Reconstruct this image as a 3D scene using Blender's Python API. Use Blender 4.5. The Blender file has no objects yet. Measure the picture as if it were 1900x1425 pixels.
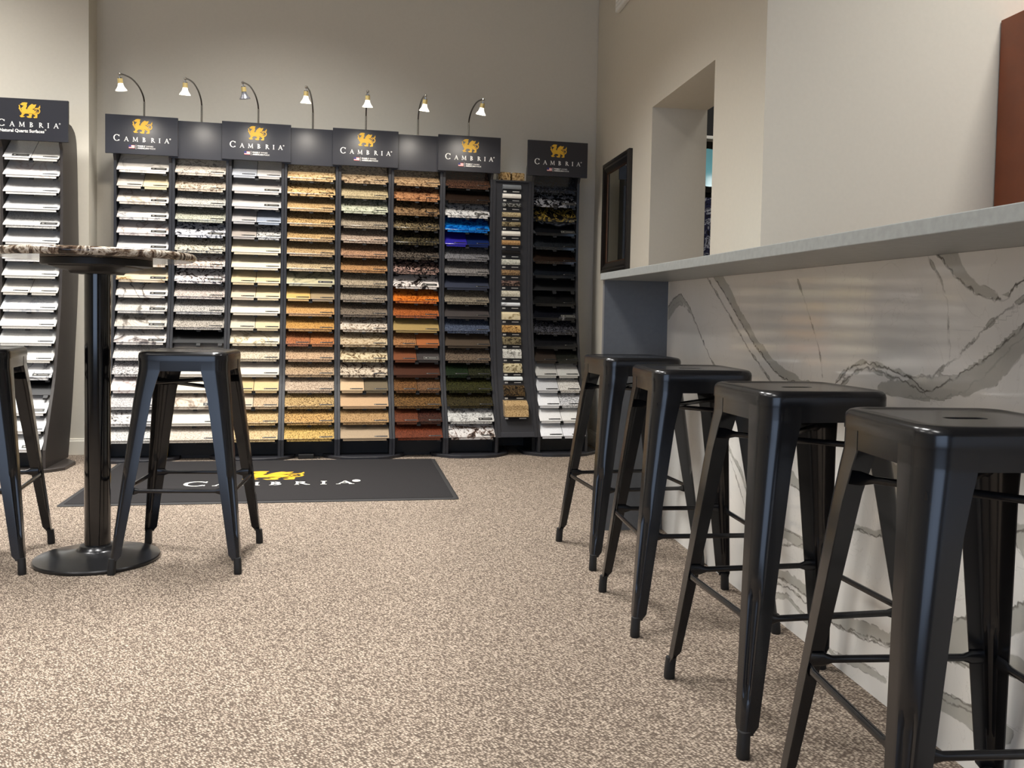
import bpy, bmesh, math, random
from math import sin, cos, pi, radians, atan
from mathutils import Vector, Matrix
random.seed(7)
S = bpy.context.scene
C = S.collection

# ------------------------------------------------------------------ camera
F_PX, CX, CY, CAM_H = 1690.72, 950.0, 652.78, 0.9191
YAW, PITCH, ROLL = 0.139568, -0.042917, 0.019084
cd = bpy.data.cameras.new('camera')
cam = bpy.data.objects.new('camera', cd)
C.objects.link(cam)
fw = Vector((sin(YAW)*cos(PITCH), cos(YAW)*cos(PITCH), sin(PITCH)))
rt = Vector((cos(YAW), -sin(YAW), 0))
up = rt.cross(fw)
r2 = rt*cos(ROLL) + up*sin(ROLL)
u2 = up*cos(ROLL) - rt*sin(ROLL)
M3 = Matrix((r2, u2, -fw)).transposed()
cam.matrix_world = Matrix.Translation((0, 0, CAM_H)) @ M3.to_4x4()
cd.sensor_width = 36.0
cd.sensor_fit = 'HORIZONTAL'
cd.lens = F_PX/1900*36
cd.shift_x = 0
cd.shift_y = -(712.5-CY)/1900
cd.clip_start = .02
S.camera = cam

# ------------------------------------------------------------------ world, exposure
S.view_settings.view_transform = 'Standard'
S.view_settings.look = 'None'
S.view_settings.gamma = 1
S.view_settings.use_curve_mapping = False
S.view_settings.exposure = 0.0
w = bpy.data.worlds.new('world')
S.world = w
w.use_nodes = True
w.node_tree.nodes['Background'].inputs[0].default_value = (.55, .72, 1, 1)
w.node_tree.nodes['Background'].inputs[1].default_value = 1.0

# ------------------------------------------------------------------ ceiling lights (light part; the housings are built below)
CEIL = 3.6
TROFFERS = [(-2.6, 4.4), (-.6, 4.4), (-2.6, 2.2), (-.6, 2.2), (2.6, 2.2), (2.75, 4.9), (-2.6, 0.0), (-.6, 0.0), (2.6, 0.0)]  # the back room light is added to brighten what shows through the passage
def area(name, loc, sx, sy, power, col, rot=(0, 0, 0), spread=180):
    l = bpy.data.lights.new(name, 'AREA')
    l.shape = 'RECTANGLE'; l.size = sx; l.size_y = sy; l.energy = power; l.color = col; l.spread = radians(spread)
    o = bpy.data.objects.new(name, l)
    o.location = loc; o.rotation_euler = rot
    C.objects.link(o)
    return o
P_TROF = 40
for x, y in TROFFERS:
    area('ceiling_glow', (x, y, CEIL-.03), .55, 1.15, P_TROF*(.5 if x > 2.7 else 2.0 if y > 3 else 1.2 if y > 1 else .6), (1, .985, .955), spread=114)
# daylight through the glazed shop front behind the camera
area('shopfront_daylight', (-1.6, -3.9, 1.5), 4.2, 2.2, 42, (.58, .73, 1), rot=(radians(90), 0, 0), spread=150)

# ------------------------------------------------------------------ material helpers
def newmat(name):
    m = bpy.data.materials.new(name); m.use_nodes = True
    nt = m.node_tree
    return m, nt, nt.nodes['Principled BSDF']
def lin(c):
    return tuple(((v/255)/12.92 if v/255 <= .04045 else (((v/255)+.055)/1.055)**2.4) for v in c)
def rgba(c): return (*lin(c), 1)
def pm(name, col, rough=.5, metal=0, spec=.5, coat=0, noise=0, nscale=20, bump=0):
    m, nt, b = newmat(name)
    b.inputs['Base Color'].default_value = rgba(col)
    b.inputs['Roughness'].default_value = rough
    b.inputs['Metallic'].default_value = metal
    b.inputs['Specular IOR Level'].default_value = spec
    b.inputs['Coat Weight'].default_value = coat
    b.inputs['Coat Roughness'].default_value = .12
    tc = nt.nodes.new('ShaderNodeTexCoord')
    nz = nt.nodes.new('ShaderNodeTexNoise'); nz.inputs['Scale'].default_value = nscale; nz.inputs['Detail'].default_value = 5
    nt.links.new(tc.outputs['Object'], nz.inputs['Vector'])
    if noise:
        mx = nt.nodes.new('ShaderNodeMix'); mx.data_type = 'RGBA'
        mx.inputs['A'].default_value = rgba(tuple(max(0, v*(1-noise)) for v in col))
        mx.inputs['B'].default_value = rgba(tuple(min(255, v*(1+noise)) for v in col))
        nt.links.new(nz.outputs['Fac'], mx.inputs['Factor'])
        nt.links.new(mx.outputs['Result'], b.inputs['Base Color'])
    if bump:
        bp = nt.nodes.new('ShaderNodeBump'); bp.inputs['Strength'].default_value = bump; bp.inputs['Distance'].default_value = .002
        nt.links.new(nz.outputs['Fac'], bp.inputs['Height']); nt.links.new(bp.outputs['Normal'], b.inputs['Normal'])
    return m
def emit(name, col, s):
    m, nt, b = newmat(name)
    b.inputs['Base Color'].default_value = rgba(col)
    b.inputs['Emission Color'].default_value = rgba(col)
    b.inputs['Emission Strength'].default_value = s
    return m

_sc = {}
def stone(kind, *cols, scale=1.0, rough=.16):
    """procedural quartz: kind plain / speck / vein / swirl"""
    key = (kind, cols, scale, rough)
    if key in _sc: return _sc[key]
    m, nt, b = newmat('quartz_'+kind)
    N = nt.nodes; L = nt.links
    b.inputs['Roughness'].default_value = rough
    b.inputs['Specular IOR Level'].default_value = .4
    tc = N.new('ShaderNodeTexCoord'); oi = N.new('ShaderNodeObjectInfo')
    mul = N.new('ShaderNodeVectorMath'); mul.operation = 'ADD'
    sc = N.new('ShaderNodeMath'); sc.operation = 'MULTIPLY'; sc.inputs[1].default_value = 9
    L.new(oi.outputs['Random'], sc.inputs[0])
    L.new(tc.outputs['Object'], mul.inputs[0]); L.new(sc.outputs[0], mul.inputs[1])
    v = mul.outputs[0]
    def noise(s, det=4, dist=0, r=.5):
        n = N.new('ShaderNodeTexNoise'); n.inputs['Scale'].default_value = s*scale; n.inputs['Detail'].default_value = det
        n.inputs['Distortion'].default_value = dist; n.inputs['Roughness'].default_value = r
        L.new(v, n.inputs['Vector']); return n
    def ramp(fac, stops, interp='LINEAR'):
        r = N.new('ShaderNodeValToRGB'); r.color_ramp.interpolation = interp
        while len(r.color_ramp.elements) < len(stops): r.color_ramp.elements.new(.5)
        for e, (p, c) in zip(r.color_ramp.elements, stops): e.position = p; e.color = rgba(c)
        L.new(fac, r.inputs[0]); return r.outputs[0]
    c = [tuple(x*.88+.12*(.3*q[0]+.59*q[1]+.11*q[2]) for x in q) for q in cols]
    kk = {'plain': .95, 'vein': .96, 'speck': .86, 'swirl': .88}[kind]
    c = [tuple(x*kk for x in q) for q in c]
    if kind == 'plain':
        dk = tuple(x*.93 for x in c[0])
        out = ramp(noise(220, 2).outputs['Fac'], [(.35, dk), (.65, c[0])])
    elif kind == 'speck':
        while len(c) < 3: c.append(tuple((p+q)/2 for p, q in zip(c[0], c[-1])))
        n = noise(150, 4, .3, .7)
        out = ramp(n.outputs['Fac'], [(.40, tuple(x*.85 for x in c[1])), (.47, c[2]), (.52, c[0]), (.58, c[0]), (.68, tuple(min(255, x*1.15) for x in c[0]))])
    elif kind == 'vein':
        n = noise(5, 5, 1.2, .55)
        a = N.new('ShaderNodeMath'); a.operation = 'SUBTRACT'; a.inputs[1].default_value = .5; L.new(n.outputs['Fac'], a.inputs[0])
        ab = N.new('ShaderNodeMath'); ab.operation = 'ABSOLUTE'; L.new(a.outputs[0], ab.inputs[0])
        md = tuple((p*2+q)/3 for p, q in zip(c[0], c[1]))
        out = ramp(ab.outputs[0], [(.004, c[1]), (.014, md), (.045, c[0])])
    else:
        while len(c) < 4: c.append(tuple((p+q)/2 for p, q in zip(c[0], c[1])))
        n = noise(28, 7, 2.2, .65)
        out = ramp(n.outputs['Fac'], [(.38, tuple(x*.85 for x in c[1])), (.45, c[3]), (.5, c[0]), (.56, c[2]), (.61, c[0]), (.67, c[1])])
    L.new(out, b.inputs['Base Color'])
    _sc[key] = m
    return m

def wall_mat():
    m = pm('wall_paint', (205, 199, 186), rough=.85, spec=.2, noise=.015, nscale=60, bump=.08)
    return m
M_WALL = wall_mat()
M_CEIL = pm('ceiling_paint', (215, 212, 205), rough=.9)
M_BASE = pm('baseboard_white', (222, 216, 202), rough=.45)

def carpet_mat():
    m, nt, b = newmat('woven_carpet'); N = nt.nodes; L = nt.links
    tc = N.new('ShaderNodeTexCoord'); mr0 = N.new('ShaderNodeMapping'); mr0.inputs['Rotation'].default_value = (0, 0, radians(48))
    L.new(tc.outputs['Object'], mr0.inputs['Vector'])
    mp = N.new('ShaderNodeMapping'); mp.inputs['Scale'].default_value = (125, 250, 1)
    L.new(mr0.outputs[0], mp.inputs['Vector'])
    vo = N.new('ShaderNodeTexVoronoi'); vo.inputs['Scale'].default_value = 1.0; vo.inputs['Randomness'].default_value = .7
    L.new(mp.outputs[0], vo.inputs['Vector'])
    vc = N.new('ShaderNodeSeparateColor'); L.new(vo.outputs['Color'], vc.inputs[0])
    dd = N.new('ShaderNodeMath'); dd.operation = 'MULTIPLY_ADD'; dd.inputs[1].default_value = .24; L.new(vc.outputs[0], dd.inputs[0]); L.new(vo.outputs['Distance'], dd.inputs[2])
    r = N.new('ShaderNodeValToRGB'); r.color_ramp.interpolation = 'LINEAR'
    st = [(.08, (212, 199, 182)), (.34, (186, 171, 155)), (.55, (147, 133, 119)), (.78, (92, 81, 72))]  # darker stops put the shade in the gaps between loops into the colour
    while len(r.color_ramp.elements) < len(st): r.color_ramp.elements.new(.5)
    for e, (p, c) in zip(r.color_ramp.elements, st): e.position = p; e.color = rgba(c)
    L.new(dd.outputs[0], r.inputs[0])
    # large soft tone variation of the pile
    nz = N.new('ShaderNodeTexNoise'); nz.inputs['Scale'].default_value = 2.2; nz.inputs['Detail'].default_value = 3
    L.new(tc.outputs['Object'], nz.inputs['Vector'])
    mr = N.new('ShaderNodeMapRange'); mr.inputs['To Min'].default_value = .9; mr.inputs['To Max'].default_value = 1.08
    L.new(nz.outputs['Fac'], mr.inputs['Value'])
    hs = N.new('ShaderNodeHueSaturation'); L.new(mr.outputs[0], hs.inputs['Value']); L.new(r.outputs[0], hs.inputs['Color'])
    L.new(hs.outputs[0], b.inputs['Base Color'])
    b.inputs['Roughness'].default_value = .95; b.inputs['Specular IOR Level'].default_value = .1
    bp = N.new('ShaderNodeBump'); bp.inputs['Strength'].default_value = .7; bp.inputs['Distance'].default_value = .004; bp.invert = True
    L.new(vo.outputs['Distance'], bp.inputs['Height']); L.new(bp.outputs['Normal'], b.inputs['Normal'])
    return m
M_CARPET = carpet_mat()

# ------------------------------------------------------------------ mesh helpers
def link(name, bm, mat, parent=None, smooth=False, mats=None):
    me = bpy.data.meshes.new(name)
    bmesh.ops.recalc_face_normals(bm, faces=bm.faces)
    bm.to_mesh(me); bm.free()
    if smooth:
        for p in me.polygons: p.use_smooth = True
        me.set_sharp_from_angle(angle=radians(32))
    o = bpy.data.objects.new(name, me)
    for mm in (mats or [mat]): me.materials.append(mm)
    C.objects.link(o)
    if parent: o.parent = parent
    return o
def box(bm, x0, x1, y0, y1, z0, z1, mi=0):
    v = [bm.verts.new(p) for p in ((x0,y0,z0),(x1,y0,z0),(x1,y1,z0),(x0,y1,z0),(x0,y0,z1),(x1,y0,z1),(x1,y1,z1),(x0,y1,z1))]
    for f in ((3,2,1,0),(4,5,6,7),(0,1,5,4),(1,2,6,5),(2,3,7,6),(3,0,4,7)):
        fc = bm.faces.new([v[i] for i in f]); fc.material_index = mi
    return v
def bevel(bm, w, seg=2):
    bmesh.ops.bevel(bm, geom=list(bm.edges), offset=w, segments=seg, profile=.5, affect='EDGES')
def prism_x(bm, prof, x0, x1):
    """extrude (y,z) polygon along x"""
    a = [bm.verts.new((x0, y, z)) for y, z in prof]; b = [bm.verts.new((x1, y, z)) for y, z in prof]
    n = len(prof)
    bm.faces.new(a); bm.faces.new(b[::-1])
    for i in range(n): bm.faces.new((a[i], a[(i+1) % n], b[(i+1) % n], b[i]))
def loft(bm, rings, close=True, cap=True):
    R = [[bm.verts.new(p) for p in r] for r in rings]
    n = len(R[0])
    for a, b in zip(R, R[1:]):
        for i in range(n if close else n-1):
            bm.faces.new((a[i], a[(i+1) % n], b[(i+1) % n], b[i]))
    if cap: bm.faces.new(R[0][::-1]); bm.faces.new(R[-1])
    return R
def lathe(bm, prof, cx=0, cy=0, n=48):
    rings = []
    for r, z in prof: rings.append([(cx+r*cos(2*pi*i/n), cy+r*sin(2*pi*i/n), z) for i in range(n)])
    loft(bm, rings)
def tube(bm, pts, r, n=10):
    """round tube along points; r number or list"""
    P = [Vector(p) for p in pts]; rings = []
    for i, p in enumerate(P):
        d = (P[min(i+1, len(P)-1)]-P[max(i-1, 0)]).normalized()
        a = d.cross(Vector((1, 0, 0)));
        if a.length < .2: a = d.cross(Vector((0, 0, 1)))
        a.normalize(); b = d.cross(a)
        rr = r[i] if isinstance(r, (list, tuple)) else r
        rings.append([tuple(p + a*rr*cos(2*pi*k/n) + b*rr*sin(2*pi*k/n)) for k in range(n)])
    loft(bm, rings)
def empty(name, loc=(0, 0, 0), rz=0):
    o = bpy.data.objects.new(name, None); o.location = loc; o.rotation_euler = (0, 0, rz); o.empty_display_size = .1
    C.objects.link(o); return o
def tag(o, label=None, cat=None, group=None, kind=None):
    if label: o['label'] = label
    if cat: o['category'] = cat
    if group: o['group'] = group
    if kind: o['kind'] = kind
    return o
def struct(name, bm, mat, parent=None, smooth=False):
    o = link(name, bm, mat, parent, smooth)
    o['kind'] = 'structure'
    return o
def nb(): return bmesh.new()
def rrect(a, b, r, z, k=8):
    """rounded rectangle ring, half sizes a,b"""
    out = []
    for sx, sy, a0 in ((1, 1, 0), (-1, 1, 90), (-1, -1, 180), (1, -1, 270)):
        for i in range(k+1):
            q = radians(a0+90*i/k); out.append((sx*(a-r)+r*cos(q), sy*(b-r)+r*sin(q), z))
    return out
def interp(x, T):
    """piecewise: T list of (key, value) sorted by key"""
    if x <= T[0][0]: return T[0][1]
    for (a, va), (b, vb) in zip(T, T[1:]):
        if x <= b: return va+(vb-va)*(x-a)/(b-a)
    return T[-1][1]
def catmull(pts, k=5):
    out = []
    n = len(pts)
    for i in range(n-1):
        p0, p1, p2, p3 = pts[max(i-1, 0)], pts[i], pts[i+1], pts[min(i+2, n-1)]
        for j in range(k):
            t = j/k
            out.append(tuple(.5*((2*p1[q])+(-p0[q]+p2[q])*t+(2*p0[q]-5*p1[q]+4*p2[q]-p3[q])*t*t+(-p0[q]+3*p1[q]-3*p2[q]+p3[q])*t**3) for q in (0, 1)))
    out.append(pts[-1]); return out

# ------------------------------------------------------------------ room
AL = atan(.08)                      # direction of the back wall and of the rack row
E = Vector((cos(AL), sin(AL), 0)); NN = Vector((-sin(AL), cos(AL), 0))
R0 = Vector((0, 5.96, 0))           # plane of the header signs, s = 0
XW = 1.46                           # face of the right wall
def slab(name, p0, p1, thick, z0, z1, mat=M_WALL, holes=()):
    """vertical wall whose visible face runs p0->p1 and whose body lies on the left of that direction"""
    bm = nb(); d = Vector((p1[0]-p0[0], p1[1]-p0[1], 0)).normalized(); n = Vector((-d.y, d.x, 0))*thick
    a, b = Vector((p0[0], p0[1], 0)), Vector((p1[0], p1[1], 0))
    q = [a, b, b+n, a+n]
    v = [bm.verts.new((p.x, p.y, z)) for z in (z0, z1) for p in q]
    for f in ((3,2,1,0),(4,5,6,7),(0,1,5,4),(1,2,6,5),(2,3,7,6),(3,0,4,7)): bm.faces.new([v[i] for i in f])
    return struct(name, bm, mat)
bm = nb(); box(bm, -5.2, 5.2, -4.2, 7.2, -.12, 0); struct('floor', bm, M_CARPET)
bm = nb(); box(bm, -5.2, 5.2, -4.2, 7.2, CEIL, CEIL+.1); struct('ceiling', bm, M_CEIL)
bw = lambda x: 6.23+.08*x
slab('wall_back', (-5.0, bw(-5.0)), (5.0, bw(5.0)), .15, 0, CEIL)
bm = nb(); box(bm, -5.15, -5.0, -4.0, 6.3, 0, CEIL); struct('wall_left', bm, M_WALL)
bm = nb(); box(bm, 5.0, 5.15, -4.0, 6.7, 0, CEIL); struct('wall_far_right', bm, M_WALL)
# wall behind the camera with a wide glazed shop front
bm = nb()
box(bm, -5.0, -4.0, -4.15, -4.0, 0, CEIL); box(bm, .8, 5.0, -4.15, -4.0, 0, CEIL)
box(bm, -4.0, .8, -4.15, -4.0, 0, .35); box(bm, -4.0, .8, -4.15, -4.0, 2.65, CEIL)
struct('wall_front', bm, M_WALL)
bm = nb()
for x in (-4.0, -2.42, -.82, .74): box(bm, x, x+.06, -4.12, -4.04, .35, 2.65)
box(bm, -4.0, .8, -4.12, -4.04, .35, .41); box(bm, -4.0, .8, -4.12, -4.04, 2.59, 2.65)
struct('window_1', bm, pm('window_frame_dark', (60, 60, 62), rough=.4))
# left wing of wall that the first rack stands against
px0 = Vector((-1.787, 5.87, 0))
bm = nb()
a = px0 - E*3.25; n_ = NN*.24
q = [a, px0, px0+n_, a+n_]
v = [bm.verts.new((p.x, p.y, z)) for z in (0, CEIL) for p in q]
for f in ((3,2,1,0),(4,5,6,7),(0,1,5,4),(1,2,6,5),(2,3,7,6),(3,0,4,7)): bm.faces.new([v[i] for i in f])
struct('wall_left_bay', bm, M_WALL)
# right wall with the passage opening
OY0, OY1, OZ = 3.993, 4.965, 2.075
WT = .318
bm = nb()
box(bm, XW, XW+WT, OY1, 6.34, 0, CEIL); box(bm, XW, XW+WT, 3.43, OY0, 0, CEIL); box(bm, XW, XW+WT, OY0, OY1, OZ, CEIL)
struct('wall_right', bm, M_WALL)
# return wall facing the camera
bm = nb(); box(bm, XW+WT, 5.0, 3.43, 3.55, 0, CEIL); struct('wall_return', bm, M_WALL)
# baseboards
def bboard(name, p0, p1, h=.1):
    d = Vector((p1[0]-p0[0], p1[1]-p0[1], 0)).normalized(); n = Vector((d.y, -d.x, 0))*.014
    a, b = Vector((p0[0], p0[1], 0)), Vector((p1[0], p1[1], 0)); bm = nb()
    ring = lambda p: [(p.x, p.y, 0), (p.x+n.x, p.y+n.y, 0), (p.x+n.x, p.y+n.y, h-.018), (p.x+n.x*.75, p.y+n.y*.75, h-.012), (p.x+n.x*.6, p.y+n.y*.6, h-.002), (p.x+n.x*.3, p.y+n.y*.3, h), (p.x, p.y, h)]
    loft(bm, [ring(a), ring(b)]); struct(name, bm, M_BASE)
bboard('baseboard_back', (-1.80, bw(-1.80)), (1.45, bw(1.45)))
bboard('baseboard_left_bay', (a.x, a.y), (px0.x, px0.y))
bboard('baseboard_left_return', (px0.x, px0.y), (px0.x+NN.x*.22, px0.y+NN.y*.22))
bboard('baseboard_right', (XW, 6.33), (XW, OY1))

# ------------------------------------------------------------------ ceiling lights housings
M_TF = pm('troffer_white', (235, 235, 232), rough=.4)
M_DIFF = emit('troffer_diffuser', (255, 244, 226), 6.0)
def troffer(x, y, label):
    r = tag(empty('ceiling_light', (x, y, CEIL)), label, 'ceiling light', 'recessed ceiling lights over the showroom')
    bm = nb()
    for q in ((-.32, -.29, -.62, .62), (.29, .32, -.62, .62), (-.29, .29, -.62, -.59), (-.29, .29, .59, .62)): box(bm, q[0], q[1], q[2], q[3], -.022, -.001)
    link('frame', bm, M_TF, r)
    for dx in (-.17, 0, .17):
        bm = nb(); tube(bm, [(dx, -.57, -.012), (dx, .57, -.012)], .009, 10); link('lamp_tube', bm, M_DIFF, r)
    bm = nb(); box(bm, -.29, .29, -.59, .59, -.006, -.001); link('reflector', bm, M_TF, r)
for i, (x, y) in enumerate(TROFFERS):
    nm = {-2.6: 'left', -.6: 'middle', 2.6: 'right', 2.75: 'added back room'}[x]
    rw = {4.4: 'nearest the sample racks', 4.9: 'beyond the passage', 2.2: 'at mid room', 0.0: 'at the shop front end'}[y]
    troffer(x, y, f'white three tube ceiling light, {nm} one {rw}')

# ------------------------------------------------------------------ lettering
def stroke(bm, x0, y0, x1, y1, t, T):
    d = Vector((x1-x0, y1-y0)); n = Vector((-d.y, d.x)).normalized()*t/2
    poly(bm, [(x0+n.x, y0+n.y), (x0-n.x, y0-n.y), (x1-n.x, y1-n.y), (x1+n.x, y1+n.y)], T)
def poly(bm, pts, T):
    a = [bm.verts.new(T(x, y, 0)) for x, y in pts]; b = [bm.verts.new(T(x, y, 1)) for x, y in pts]
    n = len(pts)
    bm.faces.new(a); bm.faces.new(b[::-1])
    for i in range(n): bm.faces.new((a[i], a[(i+1) % n], b[(i+1) % n], b[i]))
def arc(bm, cx, cy, rx, ry, a0, a1, t0, t1, T, k=16):
    for i in range(k):
        q0, q1 = radians(a0+(a1-a0)*i/k), radians(a0+(a1-a0)*(i+1)/k)
        tm = lambda q: t0+(t1-t0)*abs(cos(q))
        o0, o1 = tm(q0), tm(q1)
        poly(bm, [(cx+rx*cos(q0), cy+ry*sin(q0)), (cx+rx*cos(q1), cy+ry*sin(q1)),
                  (cx+(rx-o1)*cos(q1), cy+(ry-o1)*sin(q1)), (cx+(rx-o0)*cos(q0), cy+(ry-o0)*sin(q0))], T)
def glyph(bm, ch, x, y, h, T):
    """serif capital, centred on x, baseline y, height h"""
    P = lambda px, py: (x+px*h, y+py*h)
    def st(a, b, c, d, t): (p, q), (r_, s) = P(a, b), P(c, d); stroke(bm, p, q, r_, s, t*h, T)
    def ar(cx, cy, rx, ry, a0, a1, t0, t1): p, q = P(cx, cy); arc(bm, p, q, rx*h, ry*h, a0, a1, t0*h, t1*h, T)
    def se(cx, cy, wd=.26): st(cx-wd/2, cy, cx+wd/2, cy, .07)
    if ch == 'C':
        ar(.03, .5, .5, .52, 42, 318, .06, .16); st(.39, .7, .39, .98, .06); st(.39, .05, .39, .22, .05)
    elif ch == 'A':
        st(-.36, .04, .02, 1, .075); st(.36, .04, -.02, 1, .15); st(-.22, .36, .22, .36, .07); se(-.37, .035); se(.37, .035, .3)
    elif ch == 'M':
        st(-.44, .03, -.38, .97, .075); st(.42, .03, .36, .97, .15); st(-.38, .97, 0, .1, .14); st(.36, .97, 0, .1, .07)
        se(-.44, .035); se(.43, .035, .3); se(-.42, .965, .16); se(.42, .965, .16)
    elif ch == 'B':
        st(-.2, 0, -.2, 1, .15); ar(-.2, .74, .42, .26, -90, 90, .07, .14); ar(-.2, .26, .5, .26, -90, 90, .07, .15); se(-.22, .035); se(-.22, .965)
    elif ch == 'R':
        st(-.22, 0, -.22, 1, .15); ar(-.22, .74, .44, .26, -90, 90, .07, .14); st(-.02, .48, .36, .03, .15); se(-.22, .035); se(-.24, .965, .2); se(.4, .035, .2)
    elif ch == 'I':
        st(0, 0, 0, 1, .16); se(0, .035, .34); se(0, .965, .34)
CREST = [  # gold dragon of the sign, x 0..1 to the right, y 0..1 upwards
    [(.05,.86),(.12,.9),(.16,.97),(.28,1.0),(.41,.98),(.37,.86),(.385,.74),(.33,.6),(.28,.48),(.14,.5),(.11,.58),(.2,.72),(.24,.8),(.17,.78),(.1,.83)],
    [(.28,.48),(.33,.6),(.36,.54),(.44,.58),(.6,.58),(.72,.52),(.78,.42),(.8,.3),(.74,.2),(.6,.28),(.5,.22),(.38,.26),(.22,.24),(.12,.3),(.14,.5)],
    [(.4,.6),(.47,.74),(.52,.82),(.62,.92),(.7,.86),(.82,.9),(.79,.78),(.74,.64),(.66,.58),(.5,.58)],
    [(.0,.8),(.05,.8),(.1,.56),(.14,.42),(.1,.34),(.04,.52),(.02,.54),(.0,.6),(.035,.64)],
    [(.16,.3),(.3,.27),(.24,.16),(.19,.1),(.3,.05),(.22,.01),(.1,.0),(.04,.1),(.12,.14)],
    [(.42,.28),(.56,.3),(.64,.2),(.58,.1),(.62,.04),(.56,-.02),(.42,-.01),(.36,.08),(.46,.1),(.5,.16)],
    [(.66,.28),(.8,.32),(.87,.2),(.86,.0),(.72,-.02),(.68,.05),(.76,.09),(.78,.14),(.7,.2)],
    [(.9,.72),(.94,.72),(.99,.86),(1.0,.68),(.955,.62)],
]
def crest(bm, cx, y0, wd, ht, T):
    X = lambda p: cx-wd/2+p*wd; Y = lambda p: y0+p*ht
    for pl in CREST: poly(bm, [(X(a_), Y(b_)) for a_, b_ in pl], T)
    arc(bm, X(.85), Y(.46), .15*wd, .21*ht, -120, 150, .05*wd, .05*wd, T, 18)
    arc(bm, X(.85), Y(.46), .07*wd, .1*ht, 60, 330, .03*wd, .03*wd, T, 12)
M_GOLD = pm('sign_gold', (214, 166, 40), rough=.5)
M_LETTER = pm('sign_white', (238, 236, 230), rough=.5)
M_RED = pm('flag_red', (190, 40, 48), rough=.6)
M_BLUE = pm('flag_blue', (30, 40, 105), rough=.6)
_fonts = {}
def textmesh(s, size, T, bold=0):
    key = (s, size, bold)
    if key not in _fonts:
        cu = bpy.data.curves.new('t', 'FONT'); cu.body = s; cu.size = size; cu.align_x = 'LEFT'; cu.offset = bold; cu.resolution_u = 2
        o = bpy.data.objects.new('t', cu); C.objects.link(o)
        me = bpy.data.meshes.new_from_object(o.evaluated_get(bpy.context.evaluated_depsgraph_get()))
        _fonts[key] = ([v.co[:2] for v in me.vertices], [tuple(p.vertices) for p in me.polygons])
        bpy.data.objects.remove(o); bpy.data.meshes.remove(me); bpy.data.curves.remove(cu)
    return _fonts[key]
def puttext(bm, s, x, y, size, T, bold=0, wd=None, mi=0):
    V, Fc = textmesh(s, size, T, bold)
    mx = max(v[0] for v in V); k = wd/mx if wd else 1
    vs = [bm.verts.new(T(x+v[0]*k, y+v[1], 1)) for v in V]
    for f in Fc:
        try: bm.faces.new([vs[i] for i in f]).material_index = mi
        except ValueError: pass
def brand(parent, T, wd, top, scale=1.0, tagline='flag', dot=True):
    """crest, word and line below; x runs 0..wd, y up with top at `top`"""
    bm = nb(); crest(bm, .508*wd, top-.105*scale, .113*scale, .084*scale, T); link('crest', bm, M_GOLD, parent)
    bm = nb(); base = top-.158*scale
    for ch, f, h in (('C', .156, .038), ('A', .288, .0275), ('M', .412, .0275), ('B', .533, .0275), ('R', .652, .0275), ('I', .746, .0275), ('A', .845, .0275)):
        glyph(bm, ch, f*wd, base, h*scale, T)
    arc(bm, .892*wd, base+.026*scale, .0042*scale, .0042*scale, 0, 360, .0016*scale, .0016*scale, T, 10)
    link('lettering', bm, M_LETTER, parent)
    if tagline == 'flag':
        bm = nb(); fx, fy, fw_, fh = .322*wd, base-.041, .034, .0205
        for k in range(7):
            poly(bm, [(fx, fy+fh*k/7), (fx+fw_, fy+fh*k/7), (fx+fw_, fy+fh*(k+1)/7), (fx, fy+fh*(k+1)/7)], T)
            for f in bm.faces[:] if False else []: pass
        bm.faces.ensure_lookup_table()
        for i, f in enumerate(bm.faces): f.material_index = 0 if (i//6) % 2 == 0 else 1
        nf = len(bm.faces)
        poly(bm, [(fx, fy+fh*3/7), (fx+fw_*.42, fy+fh*3/7), (fx+fw_*.42, fy+fh), (fx, fy+fh)], lambda x, y, k: T(x, y, k*1.4))
        bm.faces.ensure_lookup_table()
        for f in bm.faces[nf:]: f.material_index = 2
        link('flag_emblem', bm, None, parent, mats=[M_RED, M_LETTER, M_BLUE])
        bm = nb(); stroke(bm, .42*wd, fy-.003, .42*wd, fy+fh+.003, .0016, T)
        puttext(bm, 'FAMILY', .44*wd, fy+.012, .0115, T, .0004, wd=.046)
        puttext(bm, 'OWNED', .44*wd+.049, fy+.012, .0115, T, 0, wd=.042)
        puttext(bm, 'AMERICAN', .44*wd, fy-.0005, .0115, T, .0004, wd=.064)
        puttext(bm, 'MADE', .44*wd+.067, fy-.0005, .0115, T, 0, wd=.036)
        link('tagline', bm, M_LETTER, parent)
    elif tagline:
        bm = nb(); puttext(bm, tagline, .13*wd, base-.03, .024, T, .0007, wd=.235); arc(bm, .13*wd+.241, base-.012, .004, .004, 0, 360, .0015, .0015, T, 10)
        link('tagline', bm, M_LETTER, parent)

# ------------------------------------------------------------------ sample racks
M_RACK = pm('rack_charcoal', (36, 36, 40), rough=.42, noise=.05, nscale=90)
M_RACKF = pm('rack_edge_grey', (66, 67, 72), rough=.4)
M_SIGN = pm('sign_board', (43, 43, 48), rough=.3, spec=.45, noise=.03, nscale=200)
M_DARK = pm('rack_black', (18, 18, 19), rough=.5)
M_RACKW = pm('rack_dark_woodgrain', (52, 47, 44), rough=.4, noise=.12, nscale=40)
FRONT = [(-.27, .02), (-.27, .12), (-.19, .30), (-.10, .5), (-.05, .685), (.005, .93), (.025, 1.12), (.04, 1.43), (.04, 1.80)]
BACK = [(.13, .02), (.17, .34), (.205, .67), (.22, .94), (.225, 1.2), (.22, 1.47), (.215, 1.8), (.2, 1.92), (.15, 1.965)]
BACK0 = [(.13, .02), (.21, .34), (.27, .67), (.315, .94), (.34, 1.2), (.33, 1.47), (.31, 1.8), (.28, 1.92), (.2, 1.965)]
FZ = sorted((z, y) for y, z in FRONT)
UW, PW = .334, .016
TH = radians(40)
LC, LS = .175*cos(TH), .175*sin(TH)
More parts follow.
